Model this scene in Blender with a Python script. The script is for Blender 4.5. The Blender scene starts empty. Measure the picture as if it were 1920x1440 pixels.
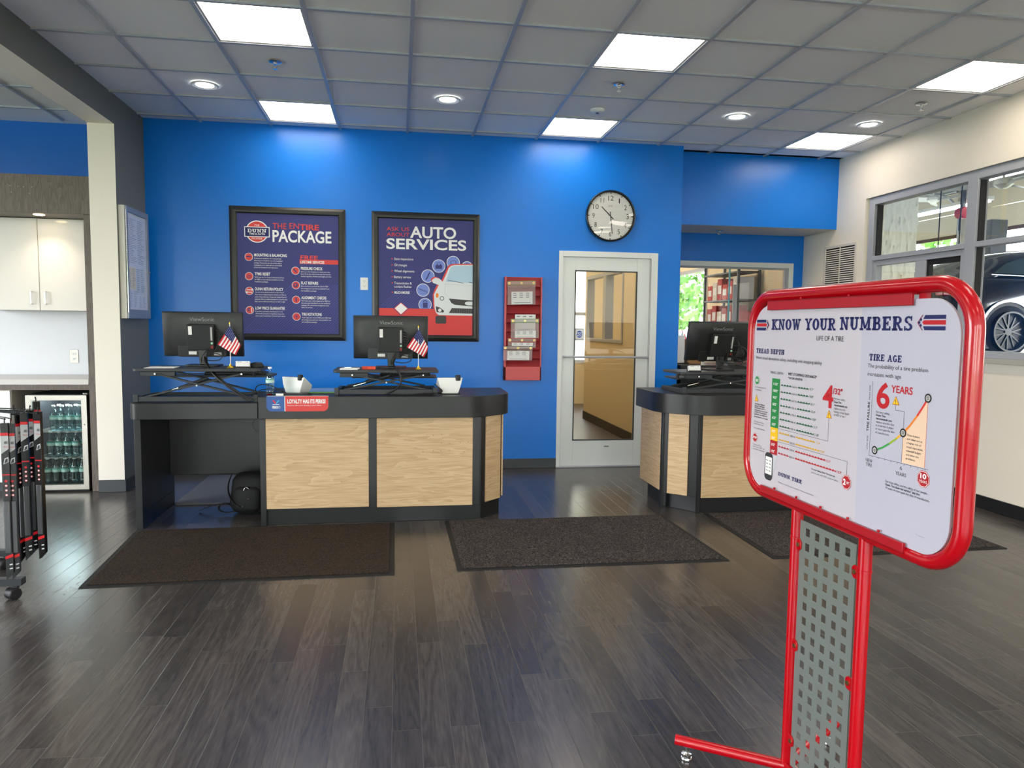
import bpy, math, random
from mathutils import Vector, Matrix
random.seed(7)
SC = bpy.context.scene
COL = SC.collection
PI = math.pi
def rad(a): return a * PI / 180
# ------------------------------------------------------------------ camera
cam_d = bpy.data.cameras.new('camera')
cam = bpy.data.objects.new('camera', cam_d); COL.objects.link(cam)
cam_d.sensor_fit = 'HORIZONTAL'; cam_d.sensor_width = 36.0
cam_d.lens = 1365.06 / 1920 * 36.0
cam_d.clip_start = 0.05; cam_d.clip_end = 300
_yaw, _pitch, _roll = -0.154427, -0.079713, 0.012111
_f = Vector((-math.sin(_yaw) * math.cos(_pitch), math.cos(_yaw) * math.cos(_pitch), math.sin(_pitch)))
_r = Vector((math.cos(_yaw), math.sin(_yaw), 0)); _u = _r.cross(_f)
_R = _r * math.cos(_roll) + _u * math.sin(_roll); _U = -_r * math.sin(_roll) + _u * math.cos(_roll)
cam.matrix_world = Matrix(((_R.x, _U.x, -_f.x, 2.3611), (_R.y, _U.y, -_f.y, -6.8588), (_R.z, _U.z, -_f.z, 1.40), (0, 0, 0, 1)))
SC.camera = cam
# ------------------------------------------------------------------ view
SC.view_settings.view_transform = 'Standard'; SC.view_settings.look = 'None'
SC.view_settings.gamma = 1; SC.view_settings.use_curve_mapping = False
SC.view_settings.exposure = EXPOSURE = 0.12
SC.cycles.max_bounces = 10; SC.cycles.diffuse_bounces = 5; SC.cycles.glossy_bounces = 4
SC.cycles.transmission_bounces = 8; SC.cycles.transparent_max_bounces = 12
SC.cycles.sample_clamp_indirect = 6.0
SC.cycles.caustics_reflective = False; SC.cycles.caustics_refractive = False
SC.cycles.use_denoising = True
# ------------------------------------------------------------------ world: bright hazy day, greenery at the horizon
SKY_STRENGTH = 18.0
W = bpy.data.worlds.new('daylight'); SC.world = W; W.use_nodes = True
nt = W.node_tree; nt.nodes.clear()
def wn(t, **k):
    n = nt.nodes.new(t)
    for a, b in k.items(): setattr(n, a, b)
    return n
tc = wn('ShaderNodeTexCoord'); sx = wn('ShaderNodeSeparateXYZ'); nt.links.new(tc.outputs['Generated'], sx.inputs[0])
rp = wn('ShaderNodeValToRGB'); cr = rp.color_ramp
cr.elements[0].position = 0.0; cr.elements[0].color = (0.16, 0.17, 0.15, 1)
cr.elements[1].position = 1.0; cr.elements[1].color = (0.40, 0.60, 0.95, 1)
for p_, c_ in ((0.495, (0.20, 0.22, 0.15, 1)), (0.502, (0.92, 0.92, 0.90, 1)), (0.60, (0.90, 0.93, 0.97, 1)), (0.75, (0.70, 0.80, 0.96, 1))):
    e = cr.elements.new(p_); e.color = c_
mz = wn('ShaderNodeMapRange'); mz.inputs['From Min'].default_value = -1; mz.inputs['From Max'].default_value = 1
nt.links.new(sx.outputs['Z'], mz.inputs['Value']); nt.links.new(mz.outputs[0], rp.inputs[0])
bg = wn('ShaderNodeBackground'); bg.inputs['Strength'].default_value = SKY_STRENGTH
wo = wn('ShaderNodeOutputWorld'); nt.links.new(rp.outputs[0], bg.inputs[0]); nt.links.new(bg.outputs[0], wo.inputs[0])
# sun from high behind the building front, softened by haze
sun_d = bpy.data.lights.new('sun', 'SUN'); sun_d.energy = 12.0; sun_d.angle = rad(4); sun_d.color = (1, .95, .88)
sun = bpy.data.objects.new('sun', sun_d); COL.objects.link(sun); sun.rotation_euler = (rad(38), 0, rad(150)); sun.location = (0, 10, 20)
# daylight through the shop-front windows (y = -11.9) and the lounge side window
H = 3.19; YF = -11.9
def area(name, loc, rot, sx_, sy_, power, color=(1, 1, 1), portal=False, spread=180):
    d = bpy.data.lights.new(name, 'AREA'); d.shape = 'RECTANGLE'; d.size = sx_; d.size_y = sy_
    d.energy = power; d.color = color; d.spread = rad(spread)
    o = bpy.data.objects.new(name, d); COL.objects.link(o); o.location = loc; o.rotation_euler = rot
    if portal: d.cycles.is_portal = True
    return o
FRONT_WINDOWS = [(-4.2, -2.2), (-1.9, .1), (0.55, 2.55), (2.75, 4.75), (4.95, 6.75)]
for a_, b_ in FRONT_WINDOWS:
    area('daylight_window', ((a_ + b_) / 2, YF - .02, 1.65), (rad(90), 0, 0), b_ - a_, 2.5, 1, portal=True)
area('daylight_window', (-5.0, -4.5, 1.65), (0, rad(-90), 0), 2.5, 4.0, 1, portal=True)
area('daylight_bay_door', (14.5, 9.35, 1.72), (0, rad(90), 0), 3.44, 3.3, 1, portal=True)
area('daylight_bay_door', (14.5, 4.6, 1.72), (0, rad(90), 0), 3.44, 4.2, 1, portal=True)
area('daylight_bay_door', (9.6, 12.0, 1.6), (rad(-90), 0, 0), 4.2, 3.2, 1, portal=True)
area('daylight_bay_door', (14.5, -2.6, 1.72), (0, rad(90), 0), 3.44, 4.2, 1, portal=True)

# ------------------------------------------------------------------ helpers
def L(h):
    def c(v): return v / 12.92 if v <= .04045 else ((v + .055) / 1.055) ** 2.4
    if isinstance(h, str): h = (int(h[0:2], 16), int(h[2:4], 16), int(h[4:6], 16))
    return (c(h[0] / 255), c(h[1] / 255), c(h[2] / 255), 1)
MATS = {}
def mat(name, col, rough=.5, metal=0, spec=.5, bump=0, bscale=60, coat=0, emis=None, trans=0, ior=1.45, alpha=1, var=0, vscale=8):
    if name in MATS: return MATS[name]
    m = bpy.data.materials.new(name); m.use_nodes = True; t = m.node_tree; b = t.nodes['Principled BSDF']
    b.inputs['Base Color'].default_value = L(col); b.inputs['Roughness'].default_value = rough
    b.inputs['Metallic'].default_value = metal; b.inputs['Specular IOR Level'].default_value = spec
    b.inputs['IOR'].default_value = ior; b.inputs['Alpha'].default_value = alpha
    if coat: b.inputs['Coat Weight'].default_value = coat; b.inputs['Coat Roughness'].default_value = .05
    if trans: b.inputs['Transmission Weight'].default_value = trans
    if emis: b.inputs['Emission Color'].default_value = L(emis[0]); b.inputs['Emission Strength'].default_value = emis[1]
    if bump or var:
        tcn = t.nodes.new('ShaderNodeTexCoord')
    if bump:
        n = t.nodes.new('ShaderNodeTexNoise'); n.inputs['Scale'].default_value = bscale; n.inputs['Detail'].default_value = 4
        t.links.new(tcn.outputs['Object'], n.inputs['Vector'])
        bp = t.nodes.new('ShaderNodeBump'); bp.inputs['Strength'].default_value = bump; bp.inputs['Distance'].default_value = .002
        t.links.new(n.outputs[0], bp.inputs['Height']); t.links.new(bp.outputs[0], b.inputs['Normal'])
    if var:
        n = t.nodes.new('ShaderNodeTexNoise'); n.inputs['Scale'].default_value = vscale; n.inputs['Detail'].default_value = 5
        t.links.new(tcn.outputs['Object'], n.inputs['Vector'])
        mx = t.nodes.new('ShaderNodeMixRGB'); mx.blend_type = 'MULTIPLY'; mx.inputs[0].default_value = 1
        rm = t.nodes.new('ShaderNodeValToRGB'); rm.color_ramp.elements[0].position = .3; rm.color_ramp.elements[1].position = .7
        rm.color_ramp.elements[0].color = (1 - var,) * 3 + (1,); rm.color_ramp.elements[1].color = (1,) * 4
        t.links.new(n.outputs[0], rm.inputs[0]); t.links.new(rm.outputs[0], mx.inputs[2]); mx.inputs[1].default_value = L(col)
        t.links.new(mx.outputs[0], b.inputs['Base Color'])
    MATS[name] = m; return m
def math_node(t, op, a, b=None, c=None):
    n = t.nodes.new('ShaderNodeMath'); n.operation = op
    for i, v in enumerate((a, b, c)):
        if v is None: continue
        if isinstance(v, (int, float)): n.inputs[i].default_value = v
        else: t.links.new(v, n.inputs[i])
    return n.outputs[0]
def floor_mat():
    m = bpy.data.materials.new('dark_wood_planks'); m.use_nodes = True; t = m.node_tree; b = t.nodes['Principled BSDF']; lk = t.links.new
    tcn = t.nodes.new('ShaderNodeTexCoord'); s = t.nodes.new('ShaderNodeSeparateXYZ'); lk(tcn.outputs['Object'], s.inputs[0])
    PW = .1016; PLn = .92
    u = math_node(t, 'DIVIDE', s.outputs[0], PW); row = math_node(t, 'FLOOR', u)
    wn1 = t.nodes.new('ShaderNodeTexWhiteNoise'); wn1.noise_dimensions = '1D'; lk(row, wn1.inputs['W'])
    off = math_node(t, 'MULTIPLY', wn1.outputs[0], 7.3)
    v = math_node(t, 'ADD', math_node(t, 'DIVIDE', s.outputs[1], PLn), off); colm = math_node(t, 'FLOOR', v)
    fu = math_node(t, 'FRACT', u); fv = math_node(t, 'FRACT', v)
    du = math_node(t, 'MULTIPLY', math_node(t, 'MINIMUM', fu, math_node(t, 'SUBTRACT', 1, fu)), PW)
    dv = math_node(t, 'MULTIPLY', math_node(t, 'MINIMUM', fv, math_node(t, 'SUBTRACT', 1, fv)), PLn)
    d = math_node(t, 'MINIMUM', du, dv)
    gap = t.nodes.new('ShaderNodeMapRange'); gap.inputs['From Max'].default_value = .0014; lk(d, gap.inputs['Value'])
    cb = t.nodes.new('ShaderNodeCombineXYZ'); lk(row, cb.inputs[0]); lk(colm, cb.inputs[1])
    w2 = t.nodes.new('ShaderNodeTexWhiteNoise'); w2.noise_dimensions = '2D'; lk(cb.outputs[0], w2.inputs['Vector'])
    rnd = w2.outputs[0]
    g = t.nodes.new('ShaderNodeCombineXYZ')
    lk(math_node(t, 'MULTIPLY', s.outputs[0], 1.0), g.inputs[0])
    lk(math_node(t, 'ADD', math_node(t, 'MULTIPLY', s.outputs[1], .10), math_node(t, 'MULTIPLY', rnd, 37)), g.inputs[1])
    lk(math_node(t, 'MULTIPLY', rnd, 11), g.inputs[2])
    n1 = t.nodes.new('ShaderNodeTexNoise'); n1.inputs['Scale'].default_value = 7; n1.inputs['Detail'].default_value = 2; n1.inputs['Distortion'].default_value = .35; lk(g.outputs[0], n1.inputs['Vector'])
    rings = math_node(t, 'FRACT', math_node(t, 'MULTIPLY', n1.outputs[0], 11))
    rings = math_node(t, 'ABSOLUTE', math_node(t, 'SUBTRACT', rings, .5))
    n2 = t.nodes.new('ShaderNodeTexNoise'); n2.inputs['Scale'].default_value = 120; n2.inputs['Detail'].default_value = 2; lk(g.outputs[0], n2.inputs['Vector'])
    gr = math_node(t, 'ADD', math_node(t, 'MULTIPLY', rings, .42), math_node(t, 'MULTIPLY', n2.outputs[0], .50))
    rr = t.nodes.new('ShaderNodeValToRGB'); e = rr.color_ramp.elements
    e[0].position = .15; e[0].color = L((60, 57, 55)); e[1].position = .75; e[1].color = L((94, 89, 85)); lk(gr, rr.inputs[0])
    mx = t.nodes.new('ShaderNodeMixRGB'); mx.blend_type = 'MULTIPLY'; mx.inputs[0].default_value = 1; lk(rr.outputs[0], mx.inputs[1])
    r2 = t.nodes.new('ShaderNodeValToRGB'); r2.color_ramp.elements[0].color = (.62, .62, .65, 1); r2.color_ramp.elements[1].color = (1.15, 1.12, 1.1, 1); lk(rnd, r2.inputs[0]); lk(r2.outputs[0], mx.inputs[2])
    m3 = t.nodes.new('ShaderNodeMixRGB'); lk(gap.outputs[0], m3.inputs[0]); m3.inputs[1].default_value = L((94, 90, 86)); lk(mx.outputs[0], m3.inputs[2])  # seams lighter than the planks: highlight along their bevels, put into the colour
    lk(m3.outputs[0], b.inputs['Base Color'])
    ro = math_node(t, 'ADD', .20, math_node(t, 'MULTIPLY', gr, .12)); lk(ro, b.inputs['Roughness'])
    b.inputs['Specular IOR Level'].default_value = .5
    bp = t.nodes.new('ShaderNodeBump'); bp.inputs['Strength'].default_value = .35; bp.inputs['Distance'].default_value = .0016
    hh = math_node(t, 'ADD', math_node(t, 'MULTIPLY', gap.outputs[0], 1.0), math_node(t, 'MULTIPLY', gr, -.06))
    lk(hh, bp.inputs['Height']); lk(bp.outputs[0], b.inputs['Normal'])
    return m
def wood_mat(name, c0, c1, axis=0, scale=1.0, rough=.45):
    # grain running along the given object axis
    m = bpy.data.materials.new(name); m.use_nodes = True; t = m.node_tree; b = t.nodes['Principled BSDF']; lk = t.links.new
    tcn = t.nodes.new('ShaderNodeTexCoord'); mp = t.nodes.new('ShaderNodeMapping'); lk(tcn.outputs['Object'], mp.inputs[0])
    sc = [9 * scale] * 3
    for q in ((0, 1) if axis == 'xy' else (axis,)): sc[q] = 1.1 * scale
    mp.inputs['Scale'].default_value = sc
    n1 = t.nodes.new('ShaderNodeTexNoise'); n1.inputs['Scale'].default_value = 1.3; n1.inputs['Detail'].default_value = 3; n1.inputs['Distortion'].default_value = .5; lk(mp.outputs[0], n1.inputs['Vector'])
    rings = math_node(t, 'FRACT', math_node(t, 'MULTIPLY', n1.outputs[0], 8))
    mp2 = t.nodes.new('ShaderNodeMapping'); lk(tcn.outputs['Object'], mp2.inputs[0]); s2 = [220 * scale] * 3
    for q in ((0, 1) if axis == 'xy' else (axis,)): s2[q] = 7 * scale
    mp2.inputs['Scale'].default_value = s2
    n2 = t.nodes.new('ShaderNodeTexNoise'); n2.inputs['Scale'].default_value = 1; n2.inputs['Detail'].default_value = 2; lk(mp2.outputs[0], n2.inputs['Vector'])
    g = math_node(t, 'ADD', math_node(t, 'MULTIPLY', rings, .26), math_node(t, 'MULTIPLY', n2.outputs[0], .74))
    rr = t.nodes.new('ShaderNodeValToRGB'); e = rr.color_ramp.elements; e[0].position = .25; e[0].color = L(c0); e[1].position = .68; e[1].color = L(c1); lk(g, rr.inputs[0])
    lk(rr.outputs[0], b.inputs['Base Color']); b.inputs['Roughness'].default_value = rough
    MATS[name] = m; return m
def speckle_mat(name, c0, c1, c2, scale=900):
    m = bpy.data.materials.new(name); m.use_nodes = True; t = m.node_tree; b = t.nodes['Principled BSDF']; lk = t.links.new
    tcn = t.nodes.new('ShaderNodeTexCoord')
    n = t.nodes.new('ShaderNodeTexNoise'); n.inputs['Scale'].default_value = scale / 6; n.inputs['Detail'].default_value = 3; lk(tcn.outputs['Object'], n.inputs['Vector'])
    rr = t.nodes.new('ShaderNodeValToRGB'); e = rr.color_ramp.elements; e[0].position = .42; e[0].color = L(c0); e[1].position = .66; e[1].color = L(c1); lk(n.outputs[0], rr.inputs[0])
    n2 = t.nodes.new('ShaderNodeTexNoise'); n2.inputs['Scale'].default_value = 5; n2.inputs['Detail'].default_value = 4; lk(tcn.outputs['Object'], n2.inputs['Vector'])
    mx = t.nodes.new('ShaderNodeMixRGB'); mx.inputs[2].default_value = L(c2); lk(rr.outputs[0], mx.inputs[1])
    r3 = t.nodes.new('ShaderNodeMapRange'); r3.inputs['From Min'].default_value = .4; r3.inputs['From Max'].default_value = .75; r3.inputs['To Max'].default_value = .5; lk(n2.outputs[0], r3.inputs['Value']); lk(r3.outputs[0], mx.inputs[0])
    lk(mx.outputs[0], b.inputs['Base Color']); b.inputs['Roughness'].default_value = .95; b.inputs['Specular IOR Level'].default_value = .15
    bp = t.nodes.new('ShaderNodeBump'); bp.inputs['Strength'].default_value = .9; bp.inputs['Distance'].default_value = .004; lk(n.outputs[0], bp.inputs['Height']); lk(bp.outputs[0], b.inputs['Normal'])
    MATS[name] = m; return m
def glass_mat(name, tint=(255, 255, 255), rough=0.0, refl=1.0):
    # thin architectural pane: mostly clear, fresnel reflection
    m = bpy.data.materials.new(name); m.use_nodes = True; t = m.node_tree; t.nodes.clear(); lk = t.links.new
    tr = t.nodes.new('ShaderNodeBsdfTransparent'); tr.inputs[0].default_value = L(tint)
    gl = t.nodes.new('ShaderNodeBsdfGlossy'); gl.inputs['Roughness'].default_value = rough; gl.inputs['Color'].default_value = (1, 1, 1, 1)
    fr = t.nodes.new('ShaderNodeFresnel'); gm = t.nodes.new('ShaderNodeNewGeometry')
    lk(math_node(t, 'SUBTRACT', 1.5, math_node(t, 'MULTIPLY', gm.outputs['Backfacing'], 1.5 - 1 / 1.5)), fr.inputs[0])
    mx = t.nodes.new('ShaderNodeMixShader'); lk(math_node(t, 'MULTIPLY', fr.outputs[0], refl), mx.inputs[0]); lk(tr.outputs[0], mx.inputs[1]); lk(gl.outputs[0], mx.inputs[2])
    o = t.nodes.new('ShaderNodeOutputMaterial'); lk(mx.outputs[0], o.inputs[0]); MATS[name] = m; return m

class MB:
    def __init__(s): s.v = []; s.f = []; s.m = []
    def add(s, vs, fs, m=0):
        o = len(s.v); s.v += [tuple(p) for p in vs]
        for f in fs: s.f.append(tuple(i + o for i in f)); s.m.append(m)
        return s
    def box(s, x0, x1, y0, y1, z0, z1, m=0):
        x0, x1 = min(x0, x1), max(x0, x1); y0, y1 = min(y0, y1), max(y0, y1); z0, z1 = min(z0, z1), max(z0, z1)
        v = [(x, y, z) for z in (z0, z1) for y in (y0, y1) for x in (x0, x1)]
        return s.add(v, [(0, 2, 3, 1), (4, 5, 7, 6), (0, 1, 5, 4), (2, 6, 7, 3), (0, 4, 6, 2), (1, 3, 7, 5)], m)
    def prism(s, poly, axis, a, b, m=0):
        # poly: 2d points in the plane perpendicular to axis, order (x,y) z-axis ; (x,z) y-axis ; (y,z) x-axis
        n = len(poly)
        def P(p, w): return {'z': (p[0], p[1], w), 'y': (p[0], w, p[1]), 'x': (w, p[0], p[1])}[axis]
        v = [P(p, a) for p in poly] + [P(p, b) for p in poly]
        f = [tuple(range(n)), tuple(range(2 * n - 1, n - 1, -1))] + [(i, i + n, (i + 1) % n + n, (i + 1) % n) for i in range(n)]
        return s.add(v, f, m)
    def cyl(s, p0, p1, r, n=16, m=0, r1=None, cap=True):
        p0 = Vector(p0); p1 = Vector(p1); d = (p1 - p0).normalized(); r1 = r if r1 is None else r1
        a = d.orthogonal().normalized(); b = d.cross(a)
        v = [p0 + (a * math.cos(2 * PI * i / n) + b * math.sin(2 * PI * i / n)) * r for i in range(n)] + [p1 + (a * math.cos(2 * PI * i / n) + b * math.sin(2 * PI * i / n)) * r1 for i in range(n)]
        f = [(i, (i + 1) % n, (i + 1) % n + n, i + n) for i in range(n)]
        if cap: f += [tuple(range(n - 1, -1, -1)), tuple(range(n, 2 * n))]
        return s.add(v, f, m)
    def tube(s, path, r, n=10, closed=False, m=0):
        P = [Vector(p) for p in path]; N = len(P); rings = []; prev = None
        for i in range(N):
            if closed: d = (P[(i + 1) % N] - P[i - 1]).normalized()
            else: d = (P[min(i + 1, N - 1)] - P[max(i - 1, 0)]).normalized()
            a = d.orthogonal().normalized() if prev is None else (prev - d * prev.dot(d)).normalized()
            prev = a; b = d.cross(a)
            rings.append([P[i] + (a * math.cos(2 * PI * k / n) + b * math.sin(2 * PI * k / n)) * r for k in range(n)])
        v = [p for rg in rings for p in rg]; f = []
        for i in range(N if closed else N - 1):
            j = (i + 1) % N; sh = 0
            if closed and j == 0:
                sh = min(range(n), key=lambda q: (rings[0][q] - rings[i][0]).length)
            for k in range(n):
                f.append((i * n + k, i * n + (k + 1) % n, j * n + (k + 1 + sh) % n, j * n + (k + sh) % n))
        if not closed: f += [tuple(range(n - 1, -1, -1)), tuple((N - 1) * n + k for k in range(n))]
        return s.add(v, f, m)
    def lathe(s, prof, c=(0, 0, 0), n=20, axis='z', m=0):
        v = []; f = []
        for r, h in prof:
            for k in range(n):
                a = 2 * PI * k / n; x, y = r * math.cos(a), r * math.sin(a)
                p = {'z': (x, y, h), 'y': (x, h, y), 'x': (h, x, y)}[axis]
                v.append((c[0] + p[0], c[1] + p[1], c[2] + p[2]))
        for i in range(len(prof) - 1):
            for k in range(n): f.append((i * n + k, i * n + (k + 1) % n, (i + 1) * n + (k + 1) % n, (i + 1) * n + k))
        if prof[0][0] <= .0015: f.append(tuple(range(n - 1, -1, -1)))
        if prof[-1][0] <= .0015: f.append(tuple((len(prof) - 1) * n + k for k in range(n)))
        return s.add(v, f, m)
    def loft(s, loops, m=0):
        n = len(loops[0]); v = [p for l in loops for p in l]; f = [tuple(range(n - 1, -1, -1)), tuple((len(loops) - 1) * n + k for k in range(n))]
        for i in range(len(loops) - 1):
            for k in range(n): f.append((i * n + k, i * n + (k + 1) % n, (i + 1) * n + (k + 1) % n, (i + 1) * n + k))
        return s.add(v, f, m)
    def bar(s, p0, p1, w, h, up=(0, 0, 1), m=0):
        p0 = Vector(p0); p1 = Vector(p1); d = (p1 - p0).normalized(); sd = d.cross(Vector(up)).normalized(); u = sd.cross(d)
        v = [p + sd * a * w / 2 + u * b * h / 2 for p in (p0, p1) for a, b in ((-1, -1), (1, -1), (1, 1), (-1, 1))]
        return s.add(v, [(0, 1, 2, 3), (7, 6, 5, 4), (0, 4, 5, 1), (1, 5, 6, 2), (2, 6, 7, 3), (3, 7, 4, 0)], m)
    def xf(s, M, start=0):
        for i in range(start, len(s.v)): s.v[i] = tuple(M @ Vector(s.v[i]))
        return s
    def build(s, name, mats, parent=None, bevel=0, smooth=False, seg=2, subsurf=0, kind=None, autos=35):
        me = bpy.data.meshes.new(name); off = Vector((0, 0, 0)); p = parent
        if getattr(s, 'world', False):
            while p is not None: off += p.location; p = p.parent
        me.from_pydata([Vector(v) - off for v in s.v], [], s.f)
        if not isinstance(mats, (list, tuple)): mats = [mats]
        for m in mats: me.materials.append(m)
        me.polygons.foreach_set('material_index', s.m)
        me.update(); fix_normals(me) if not getattr(s, 'flat', False) else None
        if smooth: me.shade_smooth(); me.set_sharp_from_angle(angle=rad(autos))
        o = bpy.data.objects.new(name, me); COL.objects.link(o)
        if parent: o.parent = parent
        if bevel:
            b = o.modifiers.new('bevel', 'BEVEL'); b.width = bevel; b.segments = seg; b.limit_method = 'ANGLE'; b.angle_limit = rad(40); b.harden_normals = False
            if not smooth: me.shade_smooth(); me.set_sharp_from_angle(angle=rad(30))
        if subsurf:
            sb = o.modifiers.new('subsurf', 'SUBSURF'); sb.levels = subsurf; sb.render_levels = subsurf; me.shade_smooth()
        if kind: o['kind'] = kind
        return o
def fix_normals(me):
    import bmesh
    bm = bmesh.new(); bm.from_mesh(me); bmesh.ops.recalc_face_normals(bm, faces=bm.faces); bm.to_mesh(me); bm.free()
def WB():
    b = MB(); b.world = True; return b
def thing(name, label, cat, loc=(0, 0, 0), rz=0, group=None):
    o = bpy.data.objects.new(name, None); COL.objects.link(o); o.location = loc; o.rotation_euler = (0, 0, rz); o.empty_display_size = .1
    o['label'] = label; o['category'] = cat
    if group: o['group'] = group
    return o
def tag(o, label, cat, group=None):
    o['label'] = label; o['category'] = cat
    if group: o['group'] = group
    return o
def kids(o): return [c for c in COL.objects if c.parent == o]
def dup(root, loc, label, rz=None):
    r = root.copy(); COL.objects.link(r); r.location = loc; r['label'] = label
    if rz is not None: r.rotation_euler = (0, 0, rz)
    for ch in kids(root):
        c = ch.copy(); COL.objects.link(c); c.parent = r
        for g in kids(ch):
            d = g.copy(); COL.objects.link(d); d.parent = c
    return r
def struct(name, mb, m, parent=None, **k):
    o = mb.build(name, m, parent, **k)
    if parent is None: o['kind'] = 'structure'
    return o
def rrect(x0, x1, y0, y1, r, n=6):
    pts = []
    for cx_, cy_, a0 in ((x1 - r, y1 - r, 0), (x0 + r, y1 - r, 90), (x0 + r, y0 + r, 180), (x1 - r, y0 + r, 270)):
        for i in range(n + 1):
            a = rad(a0 + 90 * i / n); pts.append((cx_ + r * math.cos(a), cy_ + r * math.sin(a)))
    return pts
def rpoly(pts, r, n=5):
    # round the corners of a polygon
    out = []; N = len(pts)
    for i in range(N):
        p = Vector(pts[i]); a = Vector(pts[i - 1]) - p; b = Vector(pts[(i + 1) % N]) - p
        rr = r[i] if isinstance(r, (list, tuple)) else r
        if rr <= 0: out.append(tuple(p)); continue
        k = min(rr, a.length * .45, b.length * .45); a = p + a.normalized() * k; b = p + b.normalized() * k
        for j in range(n + 1):
            t = j / n; q = a * (1 - t) ** 2 + p * 2 * t * (1 - t) + b * t * t; out.append(tuple(q))
    return out
# ---- lettering -----------------------------------------------------------
_tc = {}
def glyphs(txt, bold):
    k = (txt, bold)
    if k in _tc: return _tc[k]
    c = bpy.data.curves.new('lettering_tmp', 'FONT'); c.body = txt; c.size = 1; c.resolution_u = 2 if len(txt) > 22 else 4; c.fill_mode = 'FRONT'
    c.offset = {0: 0, 1: .022, 2: .04}[bold]
    o = bpy.data.objects.new('lettering_tmp', c); COL.objects.link(o)
    dg = bpy.context.evaluated_depsgraph_get(); me = bpy.data.meshes.new_from_object(o.evaluated_get(dg))
    vs = [(v.co.x, v.co.y) for v in me.vertices]; fs = [tuple(p.vertices) for p in me.polygons]
    bpy.data.objects.remove(o); bpy.data.curves.remove(c); bpy.data.meshes.remove(me)
    _tc[k] = (vs, fs); return _tc[k]
def capH():
    vs, _ = glyphs('H', 0); return max(v[1] for v in vs)
class Plane:
    # 2d drawing plane: origin O, right R, up U, normal N ; depth layers in mm towards the viewer
    def __init__(s, O, R, U, N): s.O, s.R, s.U, s.N = Vector(O), Vector(R), Vector(U), Vector(N)
    def P(s, x, y, d=0): return s.O + s.R * x + s.U * y + s.N * d
def ptext(mb, pl, txt, x, y, w, h, bold=0, d=.001, m=0, rot=0):
    vs, fs = glyphs(txt, bold)
    if not vs: return
    x0 = min(v[0] for v in vs); x1 = max(v[0] for v in vs); ch = capH()
    sx_ = w / (x1 - x0) if w else h / ch; sy_ = h / ch
    c, s_ = math.cos(rot), math.sin(rot)
    out = []
    for vx, vy in vs:
        a = (vx - x0) * sx_; b = vy * sy_
        out.append(pl.P(x + a * c - b * s_, y + a * s_ + b * c, d))
    mb.add(out, fs, m)
def ppoly(mb, pl, pts, d=.001, m=0): mb.add([pl.P(x, y, d) for x, y in pts], [tuple(range(len(pts)))], m)
def prect(mb, pl, x0, x1, y0, y1, d=.001, m=0): ppoly(mb, pl, [(x0, y0), (x1, y0), (x1, y1), (x0, y1)], d, m)
def pdisc(mb, pl, x, y, r, d=.001, m=0, n=24, ry=None): ppoly(mb, pl, [(x + r * math.cos(2 * PI * i / n), y + (ry or r) * math.sin(2 * PI * i / n)) for i in range(n)], d, m)
def pline(mb, pl, pts, w, d=.001, m=0):
    for (x0, y0), (x1, y1) in zip(pts[:-1], pts[1:]):
        l = math.hypot(x1 - x0, y1 - y0) or 1e-9; nx, ny = -(y1 - y0) / l * w / 2, (x1 - x0) / l * w / 2
        ppoly(mb, pl, [(x0 + nx, y0 + ny), (x1 + nx, y1 + ny), (x1 - nx, y1 - ny), (x0 - nx, y0 - ny)], d, m)
def rframe(b, ax, d0, d1, a0, a1, z0, z1, w, m=0):
    # four non-overlapping bars of a rectangular frame; ax 'y': spans x (a) , depth along y ; ax 'x': spans y, depth along x
    wl, wr, wb, wt = w if isinstance(w, (list, tuple)) else (w,) * 4
    for q in ((a0, a0 + wl, z0, z1), (a1 - wr, a1, z0, z1), (a0 + wl, a1 - wr, z0, z0 + wb), (a0 + wl, a1 - wr, z1 - wt, z1)):
        if q[1] - q[0] < 1e-5 or q[3] - q[2] < 1e-5: continue
        if ax == 'y': b.box(q[0], q[1], d0, d1, q[2], q[3], m)
        else: b.box(d0, d1, q[0], q[1], q[2], q[3], m)
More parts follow.
